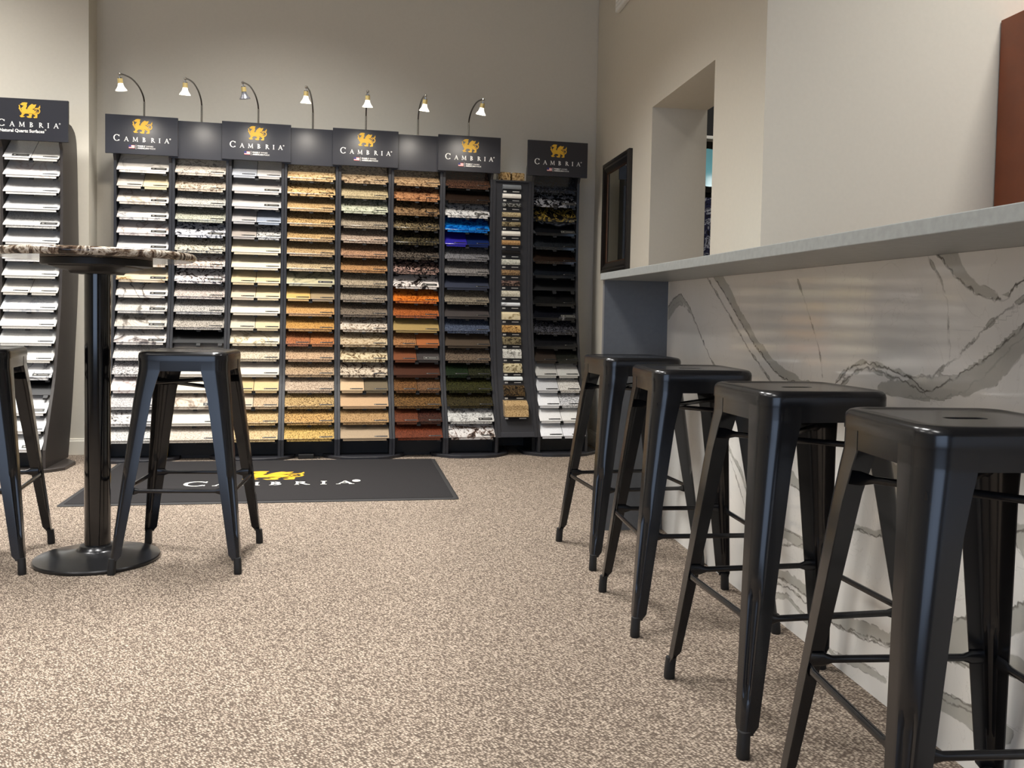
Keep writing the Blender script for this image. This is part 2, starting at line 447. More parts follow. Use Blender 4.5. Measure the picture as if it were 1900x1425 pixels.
ROWZ = [1.728-.0951*i for i in range(18)]
ROWZ[0] += .002
def rowy(z): return interp(z, FZ)-.012
def side_profile(back, top_front):
    f = catmull(FRONT[1:], 4); b = catmull(back, 4)
    return [FRONT[0]]+f+[(top_front, 1.83), (top_front, 1.975)]+b[::-1]
def make_rack(s, label, sign, wide_base, al=AL, origin=R0, back=BACK, mat=M_RACK, row=True, rows=range(18), group='sample racks along the back wall', tagline='flag'):
    p = origin+Vector((cos(al), sin(al), 0))*s
    r = tag(empty('sample_rack', p, al), label, 'display rack', group)
    tf = .02 if sign else .036
    for sx in (-1, 1):
        bm = nb(); prism_x(bm, side_profile(back, tf), sx*UW/2 if sx < 0 else UW/2-PW, -UW/2+PW if sx < 0 else UW/2)
        link('side_panel', bm, mat, r)
    x0, x1 = -UW/2+PW, UW/2-PW
    bm = nb()
    bp = [(y-.012, z) for y, z in catmull(back, 4) if z < 1.93]; bp2 = [(y-.004, z) for y, z in catmull(back, 4) if z < 1.93]
    prism_x(bm, [bp[0]]+bp[1:]+bp2[::-1], x0+.0003, x1-.0003); link('back_panel', bm, M_DARK, r)
    bm = nb(); prism_x(bm, [(-.17, .02), (-.155, .02), (-.155, .115), (-.17, .115)], x0+.0003, x1-.0003); link('kickboard', bm, M_DARK, r)
    bm = nb(); prism_x(bm, [(-.13, 1.955), (tf+.0, 1.955), (.12, 1.955), (.12, 1.965), (-.13+.15, 1.965), (tf, 1.965)][1:5], x0+.0003, x1-.0003); link('top_panel', bm, M_RACK, r)
    for i in rows:
        z = ROWZ[i]; y = rowy(z); bm = nb(); t = math.tan(TH)
        prism_x(bm, [(y+.022, z-.006+.02*t), (y+.022, z-.002+.02*t), (y+.11, z-.002+.108*t), (y+.11, z-.006+.108*t)], x0, x1)
        for nx in (x1-.035, -.012):
            prism_x(bm, [(y+.006, z-.011), (y+.006, z-.001), (y+.024, z-.002+.02*t), (y+.03, z-.006+.02*t)], nx, nx+.024)
        link('shelf', bm, M_DARK, r)
    # base plate with a rounded front
    if wide_base:
        bm = nb(); hw = .25
        pts = [(-hw, -.21), (-hw+.03, -.25), (-.15, -.315), (-.08, -.335), (.08, -.335), (.15, -.315), (hw-.03, -.25), (hw, -.21), (hw, -.02), (UW/2, .1), (-UW/2, .1), (-hw, -.02)]
        loft(bm, [[(x, y, 0) for x, y in pts], [(x, y, .016) for x, y in pts], [(x*.985, y*.985, .0195) for x, y in pts]])
        link('base_plate', bm, mat, r)
    else:
        bm = nb(); box(bm, -.083, .083, -.16, .1, 0, .0195); link('base_plate', bm, mat, r)
    # header
    if sign:
        wd = .415; bm = nb(); box(bm, -wd/2, wd/2, 0, .018, 1.836, 2.069); bevel(bm, .001, 1); h = link('header_sign', bm, M_SIGN, r)
        T = lambda x, y, k: (x-wd/2, -.0012*k-.00005, y)
        brand(h, T, wd, 2.069, 1.0, tagline)
    else:
        bm = nb(); box(bm, -UW/2-.001, UW/2+.001, .0195, .0345, 1.828, 2.057); link('header_panel', bm, M_SIGN, r)
    return r

# --- stone samples
TW = UW-2*PW-.004
def tile_mesh(wd):
    bm = nb()
    prism_x(bm, [(0, .0125), (0, .018), (LC, .018+LS), (LC, .0125+LS)], -wd/2, wd/2)
    bmesh.ops.bevel(bm, geom=list(bm.edges), offset=.0012, segments=1, affect='EDGES')
    ins = .016 if wd > .2 else .01
    k = .72
    prism_x(bm, [(.002, 0), (.002, .0145), (LC*k, .0125+LS*k), (LC*k, -.0015+LS*k)], -wd/2+ins, wd/2-ins)
    me = bpy.data.meshes.new('stone_sample'); bmesh.ops.recalc_face_normals(bm, faces=bm.faces); bm.to_mesh(me); bm.free()
    me.materials.append(M_DARK); return me
def label_mesh(big):
    bm = nb(); hw, hl = (.045, .0105) if big else (.040, .0045)
    t = math.tan(TH)
    def quad(x0, x1, a, b, lift, mi):
        # a,b distances along the slope
        y0, y1 = a*cos(TH), b*cos(TH); z0, z1 = .018+a*sin(TH), .018+b*sin(TH)
        nx, nz = -sin(TH)*lift, cos(TH)*lift
        v = [bm.verts.new(p) for p in ((x0, y0, z0), (x1, y0, z0), (x1, y1, z1), (x0, y1, z1), (x0, y0+nx, z0+nz), (x1, y0+nx, z0+nz), (x1, y1+nx, z1+nz), (x0, y1+nx, z1+nz))]
        for f in ((3,2,1,0),(4,5,6,7),(0,1,5,4),(1,2,6,5),(2,3,7,6),(3,0,4,7)): bm.faces.new([v[i] for i in f]).material_index = mi
    c = .018 if big else .012
    if big:
        quad(-hw-.0015, hw+.0015, c-hl-.0015, c+hl+.0015, .0006, 1)
        quad(-hw, hw, c-hl, c+hl, .0009, 0)
        quad(-hw+.008, -hw+.02, c-.0035, c+.0035, .0011, 1); quad(-hw+.03, hw-.01, c-.0015, c+.0015, .0011, 1)
    else:
        quad(-hw, hw, c-hl, c+hl, .0009, 0); quad(-hw+.004, -hw+.01, c-.0015, c+.0015, .0011, 1)
    me = bpy.data.meshes.new('name_label'); bmesh.ops.recalc_face_normals(bm, faces=bm.faces); bm.to_mesh(me); bm.free()
    me.materials.append(M_LBL); me.materials.append(M_LBLW); return me
M_LBL = pm('label_black', (16, 16, 17), rough=.45)
M_LBLW = pm('label_pale', (150, 146, 138), rough=.5)
ME_FULL, ME_HALF = tile_mesh(TW), tile_mesh(TW/2-.0015)
ME_LB, ME_LS = label_mesh(True), label_mesh(False)
def place_sample(origin, al, s, row, half, mat, big, label, group):
    """half: 0 full, -1 left, 1 right"""
    z = ROWZ[row]; y = rowy(z)
    ex = Vector((cos(al), sin(al), 0)); ny = Vector((-sin(al), cos(al), 0))
    p = origin + ex*(s+half*(TW/4+.0005)) + ny*y
    o = bpy.data.objects.new('stone_sample', ME_HALF if half else ME_FULL)
    o.location = (p.x, p.y, z); o.rotation_euler = (0, 0, al); C.objects.link(o)
    o.material_slots[0].link = 'OBJECT'; o.material_slots[0].material = mat
    tag(o, label, 'stone sample', group)
    l = bpy.data.objects.new('name_label', ME_LB if big else ME_LS); C.objects.link(l); l.parent = o
    wd = TW/2 if half else TW
    l.location = (wd/2-.045-.012 if big else min(wd/2-.040-.008, .1), 0, 0)
    return o
ORD = ['topmost']+[o+' from top' for o in ('second', 'third', 'fourth', 'fifth', 'sixth', 'seventh', 'eighth', 'ninth')] + \
      [o+' from bottom' for o in ('ninth', 'eighth', 'seventh', 'sixth', 'fifth', 'fourth', 'third', 'second')]+['lowest']

# colours
Wh = (232, 226, 218); Wg = (218, 214, 210); Cr = (222, 206, 172); Bg = (202, 186, 160)
def P(c, **k): return ('plain', (c,), k)
def K(c, *r, **k): return ('speck', (c,)+r, k)
def V(c, d, **k): return ('vein', (c, d), k)
def W(c, *r, **k): return ('swirl', (c,)+r, k)
# each row: a cell or a pair of cells; a cell is (description, spec, big label)
COLS = {
 1: [('white faintly veined', V(Wh, (196,190,182)), 1), (('pale greige', P((206,196,182)), 0), ('cream yellow', P((226,208,166)), 0)),
     ('warm white veined', V((222,212,200), (176,160,142)), 1), ('white grey veined', V(Wh, (150,146,146)), 1), ('white pink veined', V((226,216,210), (170,150,140)), 1),
     ('pale grey', P((214,212,210)), 1), ('white gold veined', V((230,216,196), (180,140,90)), 1), ('cream brown veined', V((224,204,168), (140,104,54), scale=.5), 1),
     ('white dark cracked', V((230,222,210), (90,78,72)), 1), ('white grey patched', W((230,224,214), (160,152,142), scale=.25), 1),
     ('white taupe patched', W((228,220,206), (158,148,136), scale=.2), 1), ('white bold grey veined', W((230,222,214), (120,110,108), (236,230,222), scale=.22), 1),
     ('white fine speckled', K(Wh, (196,190,186)), 0), ('white black speckled', K((226,220,216), (70,68,72), (170,166,164)), 0), ('white pinkish veined', V((222,212,206), (168,146,140)), 0),
     ('pale grey mottled', K((208,204,202), (172,168,166)), 0), ('white charcoal spotted', W((222,218,214), (92,88,90), (230,226,222), (190,186,182)), 0), ('white grey mottled', K((220,216,210), (168,166,160)), 0)],
 2: [('beige grey granite', W((208,196,180), (150,138,128), (226,214,198)), 0), ('beige brown granite', W((206,190,168), (110,84,62), (222,208,188)), 0),
     ('pale grey granite', K((208,204,194), (160,156,146)), 0), ('grey green granite', K((196,194,172), (116,120,104), (164,164,146)), 0),
     ('black and white swirled', W((226,226,230), (30,30,36), (236,234,236), (120,120,128), scale=.8), 1), ('cream black speckled', W((214,204,180), (54,52,48), (226,218,196), (150,142,124), scale=1.6), 0),
     ('white rust veined', W((222,208,194), (134,104,86), (230,222,212)), 0), ('white black clouded', W((234,226,222), (40,34,36), (240,234,228), (120,104,100), scale=.7), 1),
     ('pinkish white speckled', K((216,202,190), (154,136,126)), 0), ('light grey speckled', K((198,192,184), (130,126,120)), 0), ('greige speckled', K((190,180,166), (112,104,94), (160,150,138)), 0),
     None, ('white plain', P((224,216,206)), 0), ('off white plain', P((222,212,198)), 0), ('pale cream plain', P((224,212,190)), 0), ('beige clouded', W((212,196,176), (184,164,144), (224,212,194), scale=.4), 1),
     ('light cream plain', P((226,216,200)), 0), ('white beige speckled', K((222,208,190), (196,180,160)), 0)],
 3: [(('blue grey', P((172,176,184)), 0), ('mid grey', P((184,180,176)), 0)), ('light grey', P((196,190,186)), 1), ('soft grey', P((194,188,184)), 1), (('grey', P((176,172,170)), 0), ('steel blue', P((142,150,164)), 0)),
     (('taupe grey', P((166,154,144)), 0), ('grey black speckled', W((190,186,180), (50,48,50), (210,206,200), (130,126,122), scale=1.5), 0)), ('cream', P((224,208,172)), 0), ('pale cream', P((226,212,180)), 0),
     (('yellow cream', P((224,200,148)), 0), ('sand yellow', P((224,198,144)), 0)), (('pink beige', P((216,194,164)), 0), ('buttery cream', P((226,204,156)), 0)), ('ivory', P((228,216,192)), 0),
     (('stone beige', P((208,194,168)), 0), ('honey beige', P((210,190,148)), 0)), ('cream veined', V((222,208,178), (150,134,104)), 0), ('cream speckled', K((220,204,176), (176,158,130)), 0), ('pale ivory', P((216,206,190)), 0),
     (('tan yellow', P((214,182,126)), 0), ('warm tan', P((214,184,130)), 0)), (('rosy beige', P((206,184,158)), 0), ('beige speckled', K((208,178,140), (170,140,104)), 0)), ('gold beige speckled', K((216,182,124), (166,126,74)), 0), ('pale gold speckled', K((222,192,138), (182,146,96)), 0)],
 4: [('gold swirled', W((212,176,120), (128,88,48), (226,196,146)), 0), ('gold black veined', W((208,168,108), (52,38,24), (222,188,132), (150,112,64)), 0), ('gold fine speckled', K((206,168,112), (156,120,76)), 0),
     ('gold black speckled', K((206,166,106), (70,50,30), (160,122,74)), 0), ('amber speckled', K((200,162,106), (88,64,40), (162,124,76)), 0), ('tan speckled', K((192,158,110), (132,102,66)), 0), ('light tan speckled', K((202,176,132), (132,108,76)), 0),
     ('grey green striped', V((176,166,130), (112,108,84)), 1), (('gold plain', P((212,168,92)), 0), ('khaki plain', P((158,134,98)), 0)), ('orange tan', K((208,156,92), (176,124,66)), 0), ('orange gold speckled', K((206,150,74), (150,100,44)), 0),
     (('red orange speckled', K((186,112,66), (110,64,40)), 0), ('orange speckled', K((196,122,66), (140,84,46)), 0)), ('peach speckled', K((208,170,130), (142,110,84)), 0), ('beige brown speckled', K((196,164,126), (104,80,60), (160,130,98)), 0),
     ('pinkish beige speckled', K((204,180,152), (146,120,100)), 0), ('gold brown speckled', K((204,168,108), (84,62,38), (158,122,74)), 0), ('gold flecked with black', K((212,164,94), (56,42,28), (164,120,64)), 0), ('yellow gold speckled', K((222,180,96), (130,98,44), (182,142,70)), 0)],
 5: [('brown beige granite', W((180,150,112), (84,66,48), (200,174,138)), 0), ('light sand speckled', K((192,172,130), (140,122,88)), 0), ('sage white granite', W((186,186,158), (78,88,70), (204,204,182)), 0), ('grey beige speckled', K((164,148,124), (96,84,70)), 0),
     ('rose grey speckled', K((182,158,136), (100,82,70), (146,124,106)), 0), ('pink brown speckled', K((182,136,100), (110,78,58)), 0), ('tan orange speckled', K((182,132,82), (116,80,48)), 0), ('oatmeal speckled', K((176,158,130), (96,84,68), (146,128,104)), 0),
     ('stone grey speckled', K((158,142,122), (88,78,66), (128,114,98)), 0), ('grey brown speckled', K((130,114,96), (72,62,52)), 0), ('white brown swirled', W((206,188,164), (104,80,62), (220,208,190)), 0), ('beige swirled', W((192,166,128), (120,92,60), (206,186,152)), 0),
     ('cream brown swirled', W((212,190,146), (98,72,44), (224,206,168), scale=.6), 0), ('cream black swirled', W((198,178,150), (44,36,34), (214,198,174), (130,108,90), scale=.8), 0),
     (('beige plain', P((204,172,132)), 0), ('olive taupe', P((112,98,76)), 0)), ('fawn plain', P((194,156,116)), 0), ('tan mottled', K((188,148,98), (142,104,62)), 0), ('taupe plain', P((170,146,116)), 0)],
 6: [('brown beige streaked', W((168,132,92), (92,68,46), (192,160,118)), 0), ('copper brown', W((160,104,64), (72,42,26), (190,136,90)), 0), ('dark brown granite', W((124,92,60), (40,30,22), (158,126,88)), 0), ('black gold flecked', W((56,48,36), (18,16,14), (166,142,98), (40,34,26), scale=1.6), 0),
     ('olive black', W((40,36,26), (18,16,14), (96,84,56), scale=1.2), 0), ('charcoal brown flecked', W((52,44,38), (20,18,17), (116,104,90), scale=1.6), 0), ('dark brown pink swirled', W((54,42,38), (22,18,18), (196,156,140), scale=.9), 0), ('white black marbled', W((228,214,204), (22,18,18), (236,226,218), (60,50,46), scale=.35), 1),
     ('bright orange marbled', W((208,98,20), (120,50,12), (230,130,40)), 0), ('burnt orange speckled', K((176,92,40), (120,58,24)), 0), ('olive tan plain', P((158,130,76)), 0), (('tan orange mottled', K((172,118,72), (128,80,44)), 0), ('rust plain', P((158,90,48)), 0)),
     (('reddish brown plain', P((120,68,42)), 0), ('graphite plain', P((64,58,56)), 1)), ('chocolate plain', P((72,42,30)), 0), (('bronze speckled', K((126,84,46), (64,42,26)), 0), ('brown speckled', K((122,86,56), (62,42,30)), 0)),
     ('golden brown speckled', K((120,84,42), (54,38,22)), 0), (('russet plain', K((112,58,34), (84,42,26)), 0), ('maroon speckled', K((70,36,26), (40,22,18)), 0)), ('rust red', K((118,52,28), (84,36,20)), 0)],
 7: [('dark brown speckled', K((88,58,42), (44,30,24)), 0), ('near black brown', K((48,34,26), (24,18,15)), 0), ('white grey marbled', W((200,198,196), (50,50,54), (224,222,220), scale=.7), 1), ('bright blue', W((0,92,190), (0,40,120), (20,140,220), scale=.7), 0),
     (('violet blue', P((40,34,150)), 0), ('navy', P((18,34,84)), 0)), ('grey speckled', K((124,122,124), (60,60,64)), 0), ('silver grey speckled', K((136,130,126), (76,72,70)), 0), ('slate blue plain', P((52,56,70)), 0), ('grey beige mottled', K((142,130,110), (78,70,60)), 0),
     ('dark grey plain', P((66,60,58)), 0), ('blue black white speckled', K((44,52,72), (20,24,36), (110,120,140)), 0), ('dark taupe plain', P((74,62,50)), 0), ('taupe speckled', K((116,98,80), (60,50,42)), 0), (('bottle green', K((32,46,26), (16,22,14)), 0), ('dark olive', K((44,46,28), (22,24,16)), 0)),
     ('olive speckled', K((54,54,24), (26,26,14)), 0), ('olive brown speckled', K((60,52,28), (28,24,16)), 0), ('white grey streaked', W((206,204,198), (130,128,124), (226,224,218)), 1), ('black white brown marbled', W((214,206,200), (34,26,26), (232,228,224), (118,92,78), scale=.5), 0)],
 9: [('black blue flecked', W((24,26,34), (12,13,17), (64,70,82), scale=1.6), 0), ('black white streaked', W((24,24,28), (14,14,18), (190,190,196), scale=.6), 1), ('black gold veined', W((30,26,20), (12,11,12), (170,140,50), scale=.6), 0), ('black with one white line', V((16,17,20), (190,190,190), scale=.4), 1),
     ('black grey flecked', K((40,44,48), (14,15,18), (24,26,30)), 0), ('espresso brown', K((46,32,24), (24,18,15)), 0), ('blue black', K((24,28,34), (14,16,20)), 0), None, ('soft black', K((26,26,26), (14,14,14)), 0),
     ('black thin veined', V((14,15,20), (150,150,150), scale=.3), 1), ('black mirror flecked', W((14,14,17), (10,10,12), (96,96,104), scale=2.4), 0), ('plain black', P((20,20,22)), 0), (('umber', P((48,40,34)), 0), ('green black', P((28,29,24)), 0)),
     (('dove grey', P((180,178,172)), 0), ('ash grey', P((190,188,182)), 0)), (('cloud grey', P((200,200,202)), 0), ('white fine dotted', K((232,228,220), (196,188,178)), 0)), (('bright white', P((240,240,242)), 0), ('white black dotted', W((240,240,242), (240,240,242), (242,242,244), (30,32,44), scale=2.2), 0)),
     (('clean white', P((240,238,236)), 0), ('cool white', P((240,238,234)), 0)), (('snow white', P((244,244,246)), 0), ('pure white', P((242,242,246)), 0))],
 0: [(('white', P((232,230,226)), 1), ('warm white', P((228,224,214)), 0)), ('white faint pink veined', V((232,228,224), (206,190,184)), 0), ('white plain', P((234,232,228)), 0), ('soft white', P((230,230,226)), 0), ('white grey dusted', K((232,230,224), (206,204,200)), 1), ('white smooth', P((232,230,226)), 0),
     ('chalk white', P((234,232,230)), 0), ('ivory white', P((228,226,218)), 0), (('linen white', P((230,224,212)), 0), ('eggshell', P((228,222,210)), 0)), ('white blue grey veined', V((230,230,228), (190,194,200)), 0), ('off white', P((232,228,220)), 0), ('porcelain white', P((232,230,224)), 0),
     ('milk white', P((230,226,216)), 0), ('white grey line veined', V((232,232,230), (130,130,134)), 1), None, ('white lightly marbled', V((234,234,232), (196,196,198)), 1), ('frost white', P((232,232,230)), 0), ('alabaster white', P((234,234,232)), 1)],
}
def fill(col, origin, al, s, where, group):
    for row, cell in enumerate(COLS[col]):
        if cell is None: continue
        pair = isinstance(cell[0], tuple)
        for h, (desc, (kind, cc, kw), big) in (((-1, cell[0]), (1, cell[1])) if pair else ((0, cell),)):
            side = {0: '', -1: ', left of pair', 1: ', right of pair'}[h]
            place_sample(origin, al, s, row, h, stone(kind, *cc, **kw), big, f'{desc} stone sample{side}, {ORD[row]} {where}', group)
SIGNC = [-1.478+.3363*i for i in range(7)]
BAY = ['first', 'second', 'third', 'fourth', 'fifth', 'sixth', 'seventh']
for i, s in enumerate(SIGNC):
    sg = i % 2 == 0
    rows = range(18)
    make_rack(s, 'charcoal sample rack with '+('dragon sign' if sg else 'blank header')+f', {BAY[i]} from left of seven joined', sg, sg)
    fill(i+1, R0, AL, s, f'in {BAY[i]} joined rack', f'stone samples in the {BAY[i]} joined rack')
S9 = 1.139
make_rack(S9, 'charcoal sample rack of black stones beside the framed mirror', True, True)
fill(9, R0, AL, S9, 'in rightmost rack', 'stone samples in the rightmost rack')
AL0 = .03
e0 = Vector((cos(AL0), sin(AL0), 0)); n0 = Vector((-sin(AL0), cos(AL0), 0))
O0 = Vector((-1.822, 5.245, 0)) + n0*.27 - e0*UW/2
make_rack(0, 'dark sample rack of white stones standing alone at the far left', True, True, al=AL0, origin=O0, back=BACK0, mat=M_RACKW, group='sample racks along the back wall', tagline='Natural Quartz Surfaces')
fill(0, O0, AL0, 0, 'in far left rack', 'stone samples in the far left rack')

# --- edge profile stand between the seventh rack and the rightmost one
def edge_stand():
    s = (SIGNC[6]+UW/2+S9-UW/2)/2; hw = (S9-UW/2-SIGNC[6]-UW/2)/2-.0015
    p = R0+E*s
    r = tag(empty('edge_profile_stand', p, AL), 'narrow charcoal stand of small stone edge samples between two racks', 'display stand')
    for sx in (-1, 1):
        bm = nb(); pr = [(y+(.0 if z < .2 else .0), z) for y, z in catmull(FRONT[1:], 4)]
        bk = [(.12, .14), (.17, .5), (.2, 1.2), (.2, 1.8)]
        prism_x(bm, [(-.27, .12)]+pr[1:]+bk[::-1], -hw if sx < 0 else hw-.02, -hw+.02 if sx < 0 else hw); link('side_panel', bm, M_RACK, r)
    pr = catmull(FRONT[1:], 4)
    bm = nb(); prism_x(bm, [(y+.008, z) for y, z in pr]+[(y+.02, z) for y, z in pr[::-1]], -hw+.02, hw-.02); link('board', bm, M_RACK, r)
    bm = nb(); box(bm, -hw+.02, hw-.02, .03, .19, 1.79, 1.80); link('top_panel', bm, M_RACK, r)
    bm = nb(); box(bm, -hw+.02, hw-.02, -.26, -.25+.005, .121, .15); link('bottom_rail', bm, M_RACKF, r)
    bm = nb()
    for sx in (-1, 1): box(bm, sx*hw if sx < 0 else hw-.02, -hw+.02 if sx < 0 else hw, -.2, .1, .02, .1195)
    box(bm, -hw+.02, hw-.02, .05, .06, .02, .1195)
    link('plinth', bm, M_DARK, r)
    items = [(1.757, .015, ('grey', P((120,124,128)))), (1.697, .015, ('white', P((236,230,220)))), (1.637, .013, ('black and white grained', W((70,70,66), (24,24,24), (190,190,184), scale=1.6))), (1.573, .016, ('sand', K((196,176,132), (150,130,90)))),
             (1.51, .016, ('brown green', W((132,116,84), (70,60,40), (166,150,112)))), (1.448, .016, ('cream', P((228,222,210)))), (1.387, .016, ('orange tan', K((190,146,92), (150,104,60)))), (1.322, .014, ('black', P((22,22,24)))),
             (1.257, .019, ('white green mottled', K((214,212,196), (150,156,140)))), (1.187, .018, ('brown speckled', K((160,126,84), (74,52,36), (120,90,60)))), (1.116, .018, ('dark brown swirled', W((70,52,46), (28,22,22), (150,120,106)))),
             (1.046, .020, ('pale cream', K((222,214,192), (186,178,150)))), (.975, .012, ('white black banded', V((210,212,214), (40,40,44)))), (.898, .026, ('cream veined', V((206,190,152), (130,110,70)))), (.812, .024, ('gold brown', W((190,142,74), (84,50,24), (210,168,100)))),
             (.734, .026, ('olive brown', W((112,98,68), (50,42,30), (150,136,102)))), (.648, .03, ('white grey ogee', W((206,202,190), (110,108,100), (224,222,212)))), (.555, .03, ('cream brown ogee', W((196,180,136), (104,88,56), (214,200,162)))), (.487, .012, ('white rounded', P((226,230,228)))),
             (.41, .034, ('dark brown broken', W((62,46,28), (26,22,18), (110,86,52)))), (.30, .05, ('large tan block', K((206,170,116), (160,122,74))))]
    for z, h, (d, (k, cc, kw)) in items:
        y = interp(z, FZ)+.008; y2 = interp(z+.01, FZ)+.008; sl = (y2-y)/.01
        wx = .062 if z > .45 else .07
        bm = nb(); big = z < .35
        if big: wx = .078
        dd = .022 if not big else .05
        prof = [(y+sl*(-h), z-h), (y+sl*(-h)-dd, z-h), (y-dd-.004, z-.2*h), (y-dd, z+.4*h), (y+sl*h-dd*.55, z+h*.92), (y+sl*h, z+h)]
        prism_x(bm, prof, -wx-.004, wx-.004)
        link('edge_sample', bm, stone(k, *cc, **kw), r)['label'] = d+' stone edge sample'
        zz = z-h-.015; yy = interp(zz, FZ)+.0078
        lb = nb(); box(lb, -wx+.004, -wx+.024, yy-.0016, yy+.002, zz-.005, zz+.005); link('number_mark', lb, M_LETTER, r); lb = nb()
        box(lb, wx-.058, wx-.012, yy-.0016, yy+.002, zz-.002, zz+.003)
        link('caption_text', lb, M_LETTER, r)
    return s
s_st = edge_stand()
for k, (dx, lab) in enumerate(((-.05, 'left'), (.04, 'right'))):
    p = R0+E*(s_st+dx)+NN*.1
    bm = nb(); box(bm, -.042, .042, -.05, .05, 0, .055); bevel(bm, .004, 2)
    o = link('granite_block', bm, stone('swirl', (176,140,86), (84,58,32), (206,176,124)), None)
    o.location = (p.x, p.y, 1.8); o.rotation_euler = (0, 0, AL+(.1 if k else -.05))
    tag(o, f'small brown gold granite block on top of the narrow stand, {lab} one', 'stone block', 'granite blocks on the narrow stand')

# --- gooseneck lamps on the racks
M_CHROME = pm('polished_steel', (190, 188, 184), rough=.18, metal=1)
M_ARM = pm('lamp_arm_dark', (96, 90, 82), rough=.3, metal=1)
M_BRASS = pm('lamp_socket', (206, 182, 120), rough=.35, metal=.4)
def glass_mat():
    m, nt, b = newmat('lit_lamp_glass')
    b.inputs['Base Color'].default_value = (1, .97, .9, 1); b.inputs['Roughness'].default_value = .25
    b.inputs['Emission Color'].default_value = (1, .93, .82, 1); b.inputs['Emission Strength'].default_value = 1.3
    return m
M_GLASS = glass_mat()
M_BULB = emit('halogen_bulb', (255, 246, 228), 22)
M_GLASS2 = pm('lamp_glass_grey', (120, 120, 126), rough=.25, metal=.5)
LAMPDESC = ['on the first joined rack at the left', 'on the second joined rack', 'on the third joined rack, its shade greyish', 'on the fourth joined rack', 'on the middle logo sign, pointing straight at the viewer', 'on the sixth joined rack', 'on the rightmost of the lamp row']
for i, s in enumerate(SIGNC):
    p = R0+E*s
    r = tag(empty('display_lamp', (p.x, p.y, 1.965), AL+(-.087, -.062, -.115, -.078, -.042, -.03, 0)[i]), f'slim gooseneck halogen lamp {LAMPDESC[i]}', 'lamp', 'gooseneck lamps above the sample racks')
    y0 = .055
    bm = nb(); box(bm, -.02, .02, y0-.015, y0+.02, .0003, .012); link('foot_clamp', bm, M_ARM, r)
    bm = nb(); tube(bm, [(0, y0, .012), (0, y0, .20)], .0062, 12); link('post', bm, M_CHROME, r, True)
    arcp = catmull([(y0, .20), (y0-.03, .232), (y0-.12, .262), (y0-.27, .272), (y0-.42, .256), (y0-.5, .240), (y0-.515, .236)], 5)
    bm = nb(); tube(bm, [(0, y, z) for y, z in arcp], .0048, 10); link('arm', bm, M_ARM, r, True)
    hy, hz = y0-.515, .235
    tilt = Matrix.Translation((0, hy, hz)) @ Matrix.Rotation(radians(10), 4, 'X') @ Matrix.Rotation(radians((-4, 3, -6, 2, 0, 4, 8)[i]), 4, 'Y')
    def part(nm, prof, mat):
        bm = nb(); lathe(bm, prof, n=20); bmesh.ops.transform(bm, matrix=tilt, verts=bm.verts); return link(nm, bm, mat, r, True)
    part('knob', [(.001, .012), (.007, .009), (.009, .003), (.007, -.003), (.003, -.005), (.003, -.014), (.013, -.017), (.013, -.02), (.001, -.0201)], M_CHROME)
    part('socket', [(.001, -.0202), (.014, -.021), (.014, -.046), (.001, -.0465)], M_BRASS)
    g = [(.013, -.0466), (.015, -.058), (.019, -.068), (.026, -.078), (.030, -.084), (.031, -.088), (.0285, -.088), (.024, -.079), (.017, -.069), (.012, -.058), (.01, -.0467)]
    part('lamp_shade', g, M_GLASS2 if i == 2 else M_GLASS)
    part('bulb', [(.001, -.05), (.007, -.053), (.0085, -.066), (.006, -.078), (.001, -.081)], M_BULB)
    l = bpy.data.lights.new('halogen_beam', 'SPOT'); l.energy = 7.5; l.color = (1, .92, .81); l.spot_size = radians(128); l.spot_blend = .6; l.shadow_soft_size = .03
    lo = bpy.data.objects.new('halogen_beam', l); C.objects.link(lo); lo.parent = r
    lo.location = (0, hy, hz-.1); lo.rotation_euler = (radians(24), 0, 0)

# --- power strip on the floor under the fourth rack
r = tag(empty('power_strip', tuple(R0+E*(-.485)+NN*(-.235)), AL+.05), 'black power strip lying on the carpet between two rack bases', 'power strip')
bm = nb(); box(bm, -.05, .045, -.022, .022, .0, .03); bevel(bm, .005, 2); link('housing', bm, M_DARK, r)
bm = nb(); tube(bm, [(.045, 0, .012), (.06, -.03, .006), (.075, -.02, .006), (.08, .06, .006)], .004, 8); link('cord', bm, M_DARK, r, True)
r = tag(empty('plug_adapter', tuple(R0+E*(-.58)+NN*(-.14)), AL), 'small black plug adapter upright on the floor under the fourth rack', 'plug')
bm = nb(); box(bm, -.012, .012, -.012, .012, 0, .05); bevel(bm, .003, 1); box(bm, -.018, .018, -.014, .014, .0, .012); link('housing', bm, M_RACKF, r)

# ------------------------------------------------------------------ floor mat
def mat_mat():
    m, nt, b = newmat('mat_charcoal'); N = nt.nodes; L = nt.links
    b.inputs['Roughness'].default_value = .9; b.inputs['Specular IOR Level'].default_value = .15
    tc = N.new('ShaderNodeTexCoord'); n = N.new('ShaderNodeTexNoise'); n.inputs['Scale'].default_value = 260; L.new(tc.outputs['Object'], n.inputs['Vector'])
    r = N.new('ShaderNodeValToRGB'); r.color_ramp.elements[0].color = rgba((27, 26, 28)); r.color_ramp.elements[1].color = rgba((50, 48, 48))
    L.new(n.outputs['Fac'], r.inputs[0]); L.new(r.outputs[0], b.inputs['Base Color'])
    bp = N.new('ShaderNodeBump'); bp.inputs['Strength'].default_value = .4; bp.inputs['Distance'].default_value = .002; L.new(n.outputs['Fac'], bp.inputs['Height']); L.new(bp.outputs['Normal'], b.inputs['Normal'])
    return m
MA = .045
r = tag(empty('floor_mat', (-1.464, 4.336, 0), MA), 'black logo floor mat in front of the sample racks', 'floor mat')
bm = nb(); loft(bm, [rrect(.92, .61, .02, 0), rrect(.92, .61, .02, .003), rrect(.912, .602, .02, .006)]); bmesh.ops.translate(bm, vec=(.92, .61, 0), verts=bm.verts)
